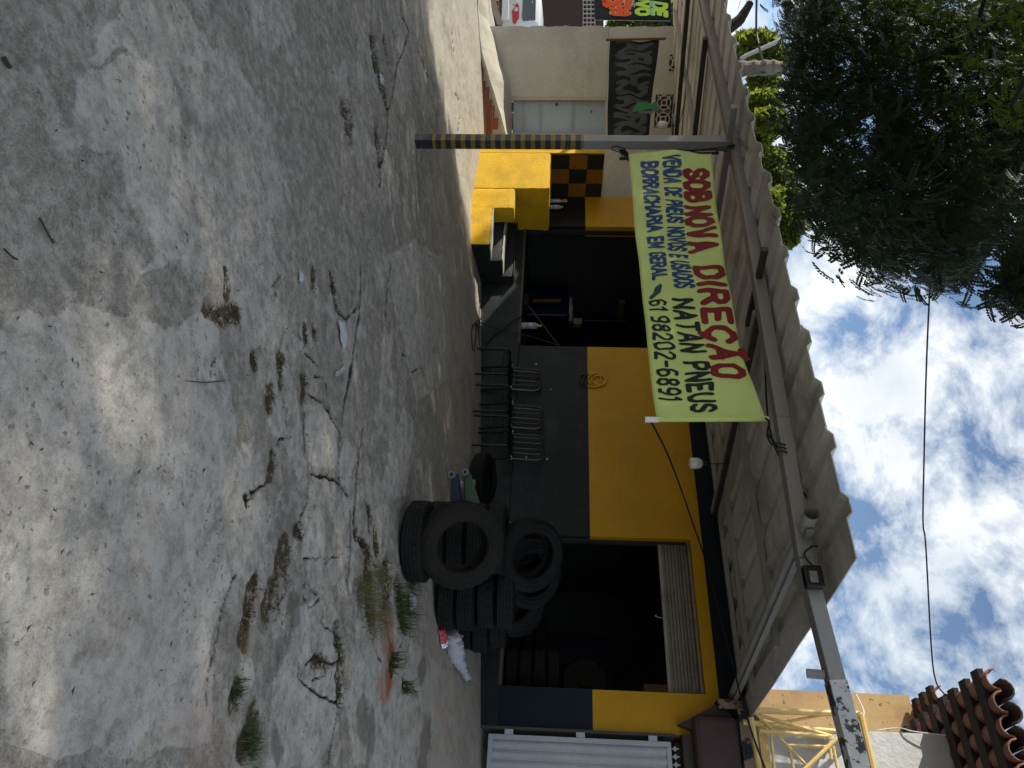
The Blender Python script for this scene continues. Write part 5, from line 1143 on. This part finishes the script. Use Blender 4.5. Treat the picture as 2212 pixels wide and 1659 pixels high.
# the long white bag lying along the tyres
PB_ = [on_g(960, 1366), on_g(964, 1385), on_g(972, 1412), on_g(986, 1438), on_g(1000, 1462)]
pts = curve([(p_[0], p_[1], p_[2] + .075 - .012 * i) for i, p_ in enumerate(PB_)], 6); rr = [max(.03, .036 + .048 * math.sin(PI * min(1, (i + 3) / len(pts) * 1.05)) * (1 + .2 * math.sin(i * 2.1))) for i in range(len(pts))]
b = MB().tube(pts, rr, 14); b.v = [(x_, y_, max(z_ + .016 * math.sin(x_ * 70 + y_ * 50) + .01 * math.sin(x_ * 31 - y_ * 120), float(ground_z(x_, y_)) + .006)) for x_, y_, z_ in b.v]
tag(b.build('plastic_bag', 'paper_white', smooth=True), 'long white plastic bag lying along the foot of the tyres', 'bag')
fl = thing('floodlight', 'small black floodlight clamped to the canopy beam', 'floodlight', on_q(1757, 1246, 4.62))
fc = on_q(1757, 1246, 4.6)
MB().box((fc[0] - .075, 4.58, fc[2] - .06), (fc[0] + .075, 4.64, fc[2] + .06)).build('case', 'black_paint', fl, bevel=.012); MB().box((fc[0] - .03, 4.575, fc[2] - .03), (fc[0] + .045, 4.579, fc[2] + .02)).build('lamp_face', 'label_worn', fl)
MB().tube(curve([tuple(fc + np.array([-.06, .04, .05])), tuple(on_q(1738, 1200, 4.62)), tuple(on_q(1752, 1182, 4.6)), tuple(on_q(1765, 1180, 4.75))]), .007, 5).build('lead', 'cable_black', fl)

# ------------------------------------------------------------------ small ground stuff: pebbles, twigs, dry leaves, weeds
b = MB()
def spots(k_w):
    out = []
    for tr, pts, w in CRACKS + MOSS:
        P = gp(tr, pts)
        for a, c_ in zip(P[:-1], P[1:]):
            L = np.linalg.norm(c_ - a)
            for _ in range(max(1, int(L * k_w))): out.append(a + (c_ - a) * random.random() + rng.normal(0, max(.03, w * .8), 2))
    return out
for p in spots(7) + [np.array(on_g(*z8(random.gauss(1270, 45), random.gauss(480, 110)))[:2]) for _ in range(130)]:
    r_ = random.uniform(.004, .013); z = float(ground_z(*p)) + r_ * .3
    v_ = [(p[0] + r_ * a * random.uniform(.7, 1.3), p[1] + r_ * c_ * random.uniform(.7, 1.3), z + r_ * d_ * .6) for a, c_, d_ in ((1, 0, 0), (0, 1, 0), (-1, 0, 0), (0, -1, 0), (0, 0, 1), (0, 0, -1))]
    b.add(v_, [(0, 1, 4), (1, 2, 4), (2, 3, 4), (3, 0, 4), (1, 0, 5), (2, 1, 5), (3, 2, 5), (0, 3, 5)])
tag(b.build('gravel', 'pebble'), 'loose grit and pebbles along the cracks', 'gravel', kind='stuff')
b = MB()
for p in spots(5) + [on_g(random.uniform(5, 950), random.uniform(0, 1659))[:2] for _ in range(120)]:
    a = random.uniform(0, 2 * PI); l_ = random.uniform(.005, .014); w_ = l_ * .35; z = float(ground_z(*p)) + .012
    dxy = np.array([math.cos(a), math.sin(a)]); n_ = np.array([-dxy[1], dxy[0]])
    q_ = [p + dxy * l_, p + n_ * w_, p - dxy * l_, p - n_ * w_]; b.add([(q_[0][0], q_[0][1], z + .006), (q_[1][0], q_[1][1], z), (q_[2][0], q_[2][1], z + .004), (q_[3][0], q_[3][1], z + .001)], [(0, 1, 2, 3)])
tag(b.build('dry_leaves', 'dry_leaf'), 'tiny dry leaves scattered over the concrete', 'leaf litter', kind='stuff')
for k, (x0, y0, x1, y1, r_, lbl) in enumerate(((78, 470, 107, 518, .0035, 'dry curved twig near the bottom left of the concrete'), (389, 822, 480, 822, .0022, 'straight thin stick lying across the middle concrete'), (0, 122, 14, 145, .007, 'short thick stick at the lower picture edge'), (1, 537, 30, 560, .003, 'thin pale straw beside the curved twig'))):
    pa, pc = np.array(gpt(x0, y0, .01)), np.array(gpt(x1, y1, .01)); md = (pa + pc) / 2 + np.array([.02, .03, .01]) * (1 if k == 0 else .2)
    tag(MB().tube(curve([pa, md, pc], 6), r_, 6).build('twig', 'twig'), lbl, 'twig')
def blades(name, label, centers, n, h, spread, mat, cat='grass'):
    V = []; Fq = []
    for c_, rad in centers:
        for _ in range(n):
            p = np.array(c_[:2]) + rng.normal(0, rad, 2); a = random.uniform(0, 2 * PI); hh = h * random.uniform(.4, 1.2); w_ = .0022 + .002 * random.random(); ln = spread * random.uniform(.2, 1.2)
            d_ = np.array([math.cos(a), math.sin(a)]); nn = np.array([-d_[1], d_[0]]) * w_; z0 = float(ground_z(*p)) - .01; k0 = len(V)
            for t_ in (0, .45, .8, 1.):
                q_ = p + d_ * ln * t_ ** 1.6; zz_ = z0 + hh * (t_ - .35 * t_ * t_ * ln / spread); ww = 1 - t_ * .85
                V.append((*(q_ + nn * ww), zz_)); V.append((*(q_ - nn * ww), zz_))
            for i in range(3): Fq.append((k0 + 2 * i, k0 + 2 * i + 1, k0 + 2 * i + 3, k0 + 2 * i + 2))
    o = bpy.data.objects.new(name, big_mesh(name, np.array(V), np.array(Fq), mat)); link(o); return tag(o, label, cat, kind='stuff')
g8 = lambda x, y: on_g(*z8(x, y))
blades('dry_grass', 'dry straw coloured grass clump in front of the tyres', [(g8(1140, 480), .07), (g8(1160, 600), .08), (g8(1150, 720), .05), (g8(1210, 450), .05), (g8(1230, 690), .05), (g8(1090, 540), .04)], 90, .14, .12, 'grass_dry')
blades('green_weeds', 'green weeds growing from the crack beside the tyres', [(g8(1340, 540), .05), (g8(1370, 620), .05), (g8(1350, 700), .05), (g8(1420, 500), .03), (g8(1370, 760), .03), (g8(1400, 660), .04), (g8(1310, 960), .02), (g8(1290, 1010), .02), (g8(1385, 1150), .015)], 48, .15, .12, 'grass_green')
blades('green_weeds', 'green tuft in the broken hole near the right edge', [(g8(410, 1450), .035), (g8(400, 1510), .035), (g8(430, 1530), .03), (g8(330, 1170), .02), (g8(960, 1190), .03), (g8(945, 860), .02)], 45, .05, .05, 'grass_green')
def mossy(k_, dens, lo, mat, nm, lbl):
    cs = []
    for tr, pts, w in MOSS:
        P = gp(tr, pts)
        for a, c_ in zip(P[:-1], P[1:]):
            L = np.linalg.norm(c_ - a)
            for _ in range(max(2, int(L * 22))): cs.append((a + (c_ - a) * random.random(), w * .55))
    blades(nm, lbl, cs, dens, .016, .016, mat, 'moss')
mossy(0, 18, 0, 'moss', 'moss', 'brown green moss tufts filling the cracks')

# ------------------------------------------------------------------ TREES
def pt_in(poly, x, y):
    ins = False; n = len(poly)
    for i in range(n):
        (xa, ya), (xb, yb) = poly[i], poly[i - 1]
        if (ya > y) != (yb > y) and x < (xb - xa) * (y - ya) / (yb - ya) + xa: ins = not ins
    return ins
def sprig(rg, n_leaf=7, pairs=9, L=.24, w=.0085):
    """A twig of feathered leaves: rows of small leaflets on each stalk."""
    V = []; Q_ = []
    for k in range(n_leaf):
        a = k / n_leaf * 2.4 * PI + rg.random() * .6; base = np.array([0, 0, .04 * k]); up = .5 - .9 * rg.random()
        d = np.array([math.cos(a) * math.cos(up), math.sin(a) * math.cos(up), math.sin(up)]); sd = np.cross(d, [0, 0, 1.]); sd /= np.linalg.norm(sd); nr = np.cross(sd, d)
        Lk = L * (.75 + .5 * rg.random())
        k0 = len(V); tipv = base + d * Lk - np.array([0, 0, .25 * Lk])
        V += [base + sd * .0016, base - sd * .0016, tipv - sd * .001, tipv + sd * .001]; Q_.append((k0, k0 + 1, k0 + 2, k0 + 3))
        for j in range(pairs):
            t_ = .14 + .86 * (j + .5) / pairs; p = base + d * Lk * t_ - np.array([0, 0, .25 * Lk * t_ * t_]); ll = Lk * .17 * (1 - .45 * abs(t_ - .45))
            for sg in (-1, 1):
                e = (sd * sg * .92 + d * .38 + nr * (.25 * rg.random() - .2)); e /= np.linalg.norm(e); nn = np.cross(e, nr); nn /= np.linalg.norm(nn)
                k0 = len(V); ww = w * (.8 + .4 * rg.random()); V += [p, p + e * ll * .5 + nn * ww, p + e * ll, p + e * ll * .5 - nn * ww]; Q_.append((k0, k0 + 1, k0 + 2, k0 + 3))
    return np.array(V), np.array(Q_)
def scatter(tpls, pos, axes, scl, rg):
    Vs, Qs, n = [], [], 0
    for p, ax, s in zip(pos, axes, scl):
        V, Q_ = tpls[rg.integers(len(tpls))]; ax = ax / np.linalg.norm(ax); t0 = np.cross(ax, rg.normal(size=3)); t0 /= np.linalg.norm(t0); t1 = np.cross(ax, t0)
        Vs.append(p + s * (V[:, :1] * t0 + V[:, 1:2] * t1 + V[:, 2:] * ax)); Qs.append(Q_ + n); n += len(V)
    return np.concatenate(Vs), np.concatenate(Qs)
TREE = thing('shade_tree', 'large feathery leaved tree spreading dark over the canopy and street', 'tree', (-11.5, -1.5, float(ground_z(-11.5, -1.5))))
r5 = lambda x, y: (1555.2 + x * .4166, y * .4166)
SIL = [r5(*p) for p in [(330, -60), (335, 60), (380, 170), (400, 300), (372, 420), (345, 560), (345, 690), (400, 760), (430, 930), (475, 1060), (450, 1100), (520, 1120), (580, 1080), (560, 1190), (600, 1215), (690, 1200), (740, 1290), (800, 1325), (880, 1370), (920, 1450), (975, 1440), (1040, 1390), (1090, 1440), (1180, 1470), (1220, 1520), (1290, 1460), (1310, 1370), (1380, 1250), (1440, 1200), (1500, 1100), (1540, 1080), (1560, 1200), (1700, 1250), (1700, -60)]]
SIL2 = [r5(*p) for p in [(1390, 1240), (1450, 1210), (1480, 1140), (1700, 1080), (1700, 1260), (1545, 1270)]]
SIL3 = [r5(*p) for p in [(1545, 1340), (1700, 1300), (1700, 1560), (1550, 1510)]]
GAPS = [(r5(1130, 200), 22), (r5(930, 420), 16), (r5(780, 620), 22), (r5(760, 700), 18), (r5(650, 400), 14), (r5(1150, 690), 20), (r5(830, 540), 12), (r5(600, 1050), 18), (r5(1260, 1000), 20), (r5(780, 160), 14), (r5(560, 530), 14), (r5(1390, 980), 14), (r5(720, 930), 8), (r5(1300, 300), 12), (r5(1450, 430), 10)]
rgt = np.random.default_rng(11)
tp = [sprig(rgt, 8, 8, .2, .0135) for _ in range(6)]
def proj(P):
    d = P - CAM; w_ = d @ F; return CX + FPX * (d @ U) / w_, CY + FPX * (d @ R) / w_, w_
SV = np.array(SUNV)
DAP = [(80, 395, .1), (22, 590, .11), (60, 640, .11), (40, 700, .08), (225, 455, .1), (275, 530, .08), (205, 650, .08), (290, 615, .1), (305, 745, .09), (205, 975, .11), (375, 955, .11), (350, 70, .1), (470, 1045, .06), (50, 880, .08), (90, 1130, .07), (20, 1030, .08),
       (700, 905, .06), (706, 955, .05), (620, 535, .1), (492, 555, .07), (680, 95, .07), (785, 70, .1), (700, 60, .05), (870, 160, .08), (795, 320, .06), (540, 1470, .07), (450, 1540, .08), (640, 1110, .04), (905, 40, .1), (560, 620, .05), (720, 170, .05), (640, 240, .05), (760, 235, .05), (330, 1010, .05), (250, 1240, .06), (130, 1330, .06)]
DG = np.array([[*on_g(a, b_)[:2], r_ * 300 * float((on_g(a, b_) - CAM) @ F) / FPX] for a, b_, r_ in DAP])  # ground spots for which the crown is cut open to make dapples
def sunlit(P, slack):
    """Sprigs left out on purpose, so sun patches and dapples fall where wanted."""
    g_ = P - SV * ((P[2] - .15) / SV[2])
    if g_[1] > 4.2 and g_[0] < -9.1 + .345 * (g_[1] - 4.83) and g_[0] > -19: return True
    k_ = (P[1] - 7.6) / SV[1]; h_ = P - SV * k_
    if k_ > 0 and -10.7 < h_[0] < -8.1 and h_[2] < 2.5 and (h_[0] < -9.15 or h_[2] < .75): return True
    return bool(np.any(np.hypot(DG[:, 0] - g_[0], (DG[:, 1] - g_[1]) * .9) < DG[:, 2] + slack))
pos, axs, scl = [], [], []
cen = np.array([-11.5, -1.5, 6.5])
while len(pos) < 3500:
    x_ = rgt.uniform(1670, 2260); y_ = rgt.uniform(-60, 660)
    if not (pt_in(SIL, x_, y_) or pt_in(SIL2, x_, y_)): continue
    if any((x_ - gx) ** 2 + (y_ - gy) ** 2 < (r_ * (.6 + .8 * rgt.random())) ** 2 for (gx, gy), r_ in GAPS): continue
    if vnoise(np.array([x_ / 22.]), np.array([y_ / 22.]), 5)[0] < .34: continue
    wlo = 4.8 + 2.2 * max(0, 1 - y_ / 500); w_ = wlo + rgt.random() ** .8 * 4.5
    P = CAM + ray(x_, y_) * w_
    if P[1] > 3.9 and P[2] < ROOF(P[1]) + .45: continue
    if sunlit(P, .08): continue
    out = P - cen; out /= np.linalg.norm(out); ax = out * .8 + rgt.normal(0, .45, 3) + np.array([.25, .1, -.35]); pos.append(P); axs.append(ax); scl.append(.6 + .45 * rgt.random())
for _ in range(60):
    x_ = rgt.uniform(2195, 2260); y_ = rgt.uniform(560, 640)
    if pt_in(SIL3, x_, y_): pos.append(CAM + ray(x_, y_) * rgt.uniform(4.5, 5.2)); axs.append(np.array([.3, .2, -.6]) + rgt.normal(0, .3, 3)); scl.append(.8)
V1, Q1 = scatter(tp, pos, axs, scl, rgt)
tp2 = [sprig(rgt, 6, 6, .3, .02) for _ in range(4)]
pos, axs, scl = [], [], []
tries = 0
while len(pos) < 6200 and tries < 90000:      # the rest of the crown, over the street on the left: it shades the forecourt
    tries += 1; z_ = rgt.uniform(4.7, 7.4); gs, gq = rgt.uniform(-11.5, 5), rgt.uniform(-1.2, 8.0)
    P = np.array([gs, gq, .15]) + SV * ((z_ - .15) / SV[2])
    if P[1] > 3.6 and P[2] < 4.6: continue
    px, py, w_ = proj(P)
    if w_ > .3 and -130 < py < 1800 and -200 < px < 2340: continue
    if sunlit(P, .112): continue
    pos.append(P); axs.append(rgt.normal(0, .6, 3) + np.array([0, 0, .5])); scl.append(.9 + .4 * rgt.random())
V2, Q2 = scatter(tp2, pos, axs, scl, rgt)
VV = np.concatenate([V1, V2]) - np.array(TREE.location); QQ = np.concatenate([Q1, Q2 + len(V1)])
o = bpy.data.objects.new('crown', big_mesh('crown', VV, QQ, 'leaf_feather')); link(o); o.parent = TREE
tz = float(ground_z(-11.5, -1.5))
MB().tube(curve([(-11.5, -1.5, tz - .2), (-11.45, -1.45, 1.2), (-11.6, -1.4, 2.8), (-11.4, -1.3, 4.2)], 4), [.42 - .012 * i for i in range(13)], 12).build('trunk', 'bark', TREE, smooth=True)
for pts, r_ in (([(-11.4, -1.3, 4.0), (-9.5, .2, 5.6), (-7.2, 1.9, 6.3), (-5.0, 3.3, 6.2), (-3.9, 4.0, 5.6)], .16), ([(-11.4, -1.3, 4.1), (-10.5, 1.5, 6.0), (-9.0, 3.8, 7.0), (-7.6, 5.6, 7.2)], .15), ([(-11.4, -1.3, 4.1), (-13.5, -2.5, 6.2), (-16, -3.5, 7.2)], .16), ([(-11.4, -1.3, 4.0), (-10.2, -3.2, 6), (-9, -5.2, 7.2)], .15), ([(-7.2, 1.9, 6.3), (-6.2, 2.6, 5.5), (-5.2, 3.4, 4.9)], .06), ([(-9.5, .2, 5.6), (-8.6, 2.4, 5.8), (-7.4, 4.0, 5.6)], .07), ([(-11.4, -1.3, 4.1), (-9, -1.2, 6.0), (-6.5, -1.0, 6.8)], .13)):
    c_ = curve(pts, 4); MB().tube(c_, [r_ * (1 - .8 * i / len(c_)) for i in range(len(c_))], 8).build('limb', 'bark_dark', TREE, smooth=True)
def leaf_cloud(rg, centers, n, size):
    V = []; 
    out = np.empty((n, 4, 3)); 
    for i in range(n):
        c_, rad = centers[rg.integers(len(centers))]; u = rg.normal(size=3); u /= np.linalg.norm(u); p = np.array(c_) + u * np.array(rad) * rg.random() ** .3
        d = rg.normal(size=3); d /= np.linalg.norm(d); e = np.cross(d, rg.normal(size=3)); e /= np.linalg.norm(e); s = size * rg.uniform(.6, 1.3)
        out[i] = [p, p + d * s * .5 + e * s * .28, p + d * s, p + d * s * .5 - e * s * .28]
    return out.reshape(-1, 3), np.arange(n * 4).reshape(n, 4)
def bush_tree(label, specs, n, size, w, mat='leaf_bush', group=None, seed=3):
    """specs: rows (x, y, half height px, half width px) of the crown's lumps at range w"""
    rg = np.random.default_rng(seed); cs = []
    for x_, y_, hx, hy in specs:
        ww = w + rg.uniform(-.6, .6); k_ = ww / FPX; cs.append((on_w(x_, y_, ww), (hy * k_, hy * k_ * .9, hx * k_)))
    c0 = np.mean([c_[0] for c_ in cs], 0); gz_ = float(ground_z(c0[0], c0[1]))
    t_ = thing('tree', label, 'tree', (c0[0], c0[1], gz_), group)
    V, Q_ = leaf_cloud(rg, cs, n, size); o_ = bpy.data.objects.new('crown', big_mesh('crown', V - np.array(t_.location), Q_, mat)); link(o_); o_.parent = t_
    zt = c0[2]; MB().tube(curve([(c0[0], c0[1], gz_ - .2), (c0[0] + .1, c0[1], (gz_ + zt) / 2), (c0[0], c0[1], zt)], 3), [.16, .15, .14, .12, .1, .08, .06], 8).build('trunk', 'bark', t_, smooth=True)
    for c_, r_ in cs: MB().tube([(c0[0], c0[1], zt - .6), tuple(c_)], .04, 6).build('limb', 'bark', t_)
BG = 'leafy trees behind the canopy'
bush_tree('leafy tree behind the weathered wooden pole', [(1640, 95, 40, 30), (1670, 130, 34, 30), (1650, 175, 34, 26), (1610, 100, 26, 30)], 9000, .15, 18.5, group=BG, seed=3)
bush_tree('bright yellow green tree behind the top of the striped post', [(1650, 225, 38, 28), (1665, 262, 38, 26), (1640, 290, 30, 24)], 9000, .13, 15.5, group=BG, seed=4)
bush_tree('rounded tree rising behind the canopy right of the striped post', [(1660, 345, 40, 26), (1680, 385, 44, 30), (1698, 430, 46, 30), (1700, 480, 42, 34), (1650, 440, 40, 30), (1690, 515, 30, 20)], 15000, .13, 15, group=BG, seed=5)
bush_tree('dark leafy tree behind the painted sign', [(1400, 40, 60, 34), (1440, 20, 60, 40), (1350, 55, 40, 26), (1460, 60, 34, 20), (1400, -30, 60, 40)], 9000, .22, 30, group=BG, seed=6)
# old pole stump, pipe arm, dead branch, wires
wpz = thing('wooden_pole', 'weathered grey stump of a wooden pole behind the canopy', 'pole', (*on_w(1600, 150, 16.6)[:2], 0))
c_ = curve([on_w(1560, 152, 16.6), on_w(1612, 148, 16.6), on_w(1650, 146, 16.6), on_w(1688, 144, 16.6)], 6); b = MB().tube(c_, [.165 + .015 * math.sin(i * 1.7) - (.04 if i > 15 else 0) for i in range(len(c_))], 14)
b.v = [(x_ + .012 * math.sin(z_ * 4 + 5 * x_), y_, z_) for x_, y_, z_ in b.v]; b.build('stump', 'wood_old', wpz)
for k in range(14):
    x_ = random.uniform(1612, 1680); y_ = 134 if k % 2 else 158; MB().tube(curve([on_w(x_, 147, 16.55), on_w(x_ + random.uniform(-8, 8), y_, 16.5), on_w(x_ + random.uniform(-14, 14), y_ + random.uniform(-8, 8), 16.5)], 3), .006, 4).build('loose_wire', 'rope', wpz)
MB().tube([(wpz.location.x, wpz.location.y, -.3), tuple(on_w(1562, 152, 16.6))], .14, 12).build('shaft', 'wood_old', wpz)
pp = tag(MB().tube([on_w(1600, 128, 16.2), on_w(1612, 120, 16.2), on_w(1706, 78, 16.2)], .045, 8).build('pipe_arm', 'galv', smooth=True), 'slim pale metal pipe slanting up beside the wooden pole', 'pipe')
c_ = curve([on_w(1560, 70, 12.5), on_w(1594, 46, 12.5), on_w(1606, 30, 12.5), on_w(1621, 6, 12.5)], 4); tag(MB().tube(c_, [.1, .1, .1, .095, .09, .09, .085, .08, .08, .075, .07, .065, .06][:len(c_)], 9).build('dead_branch', 'bark_dark', smooth=True), 'dark broken branch end beyond the canopy edge', 'branch')
cable('cable', 'twisted dark cable dropping to the wooden pole', [on_w(1636, -60, 13), on_w(1634, 10, 13), on_w(1634, 70, 13), on_w(1641, 105, 13), on_w(1650, 140, 16.5)], .02, 'cable')
cable('cable', 'long thin cable crossing the sky to the tiled eave', [on_w(2030, 380, 6.3), on_w(2011, 590, 6.6), on_w(2001, 800, 7.0), on_w(1996, 1000, 7.3), on_w(1994, 1128, 7.5), on_w(2000, 1180, 7.55), on_w(2012, 1400, 7.7), on_w(2022, 1472, 7.75), on_w(2040, 1500, 7.8)], .008, 'cable')
b = MB()
for k, (x0, y0, x1, y1) in enumerate(((1640, -40, 1600, 60), (1612, -40, 1594, 20), (1630, -40, 1598, 40))): b.tube([on_w(x0, y0, 14), on_w(x1, y1, 13.5)], .006, 4)
tag(b.build('wires', 'cable_black'), 'thin overhead wires by the dark broken branch', 'wire')
cable('cable', 'thin pale cable looping from the white wall to the eave', [on_q(1850, 1500, 10.4), on_q(1866, 1535, 9.5), on_q(1868, 1575, 8.4), on_q(1940, 1572, 8.2), on_q(1975, 1580, 8.15), on_q(2060, 1590, 8.1)], .006, 'cable', 'white_plastic')
cable('cable', 'dark cable sagging on the purlins near the striped post', [on_q(1473, 5, 6.0), on_q(1490, 120, 6.4), on_q(1512, 230, 6.6), on_q(1525, 330, 6.6)], .008, 'cable')
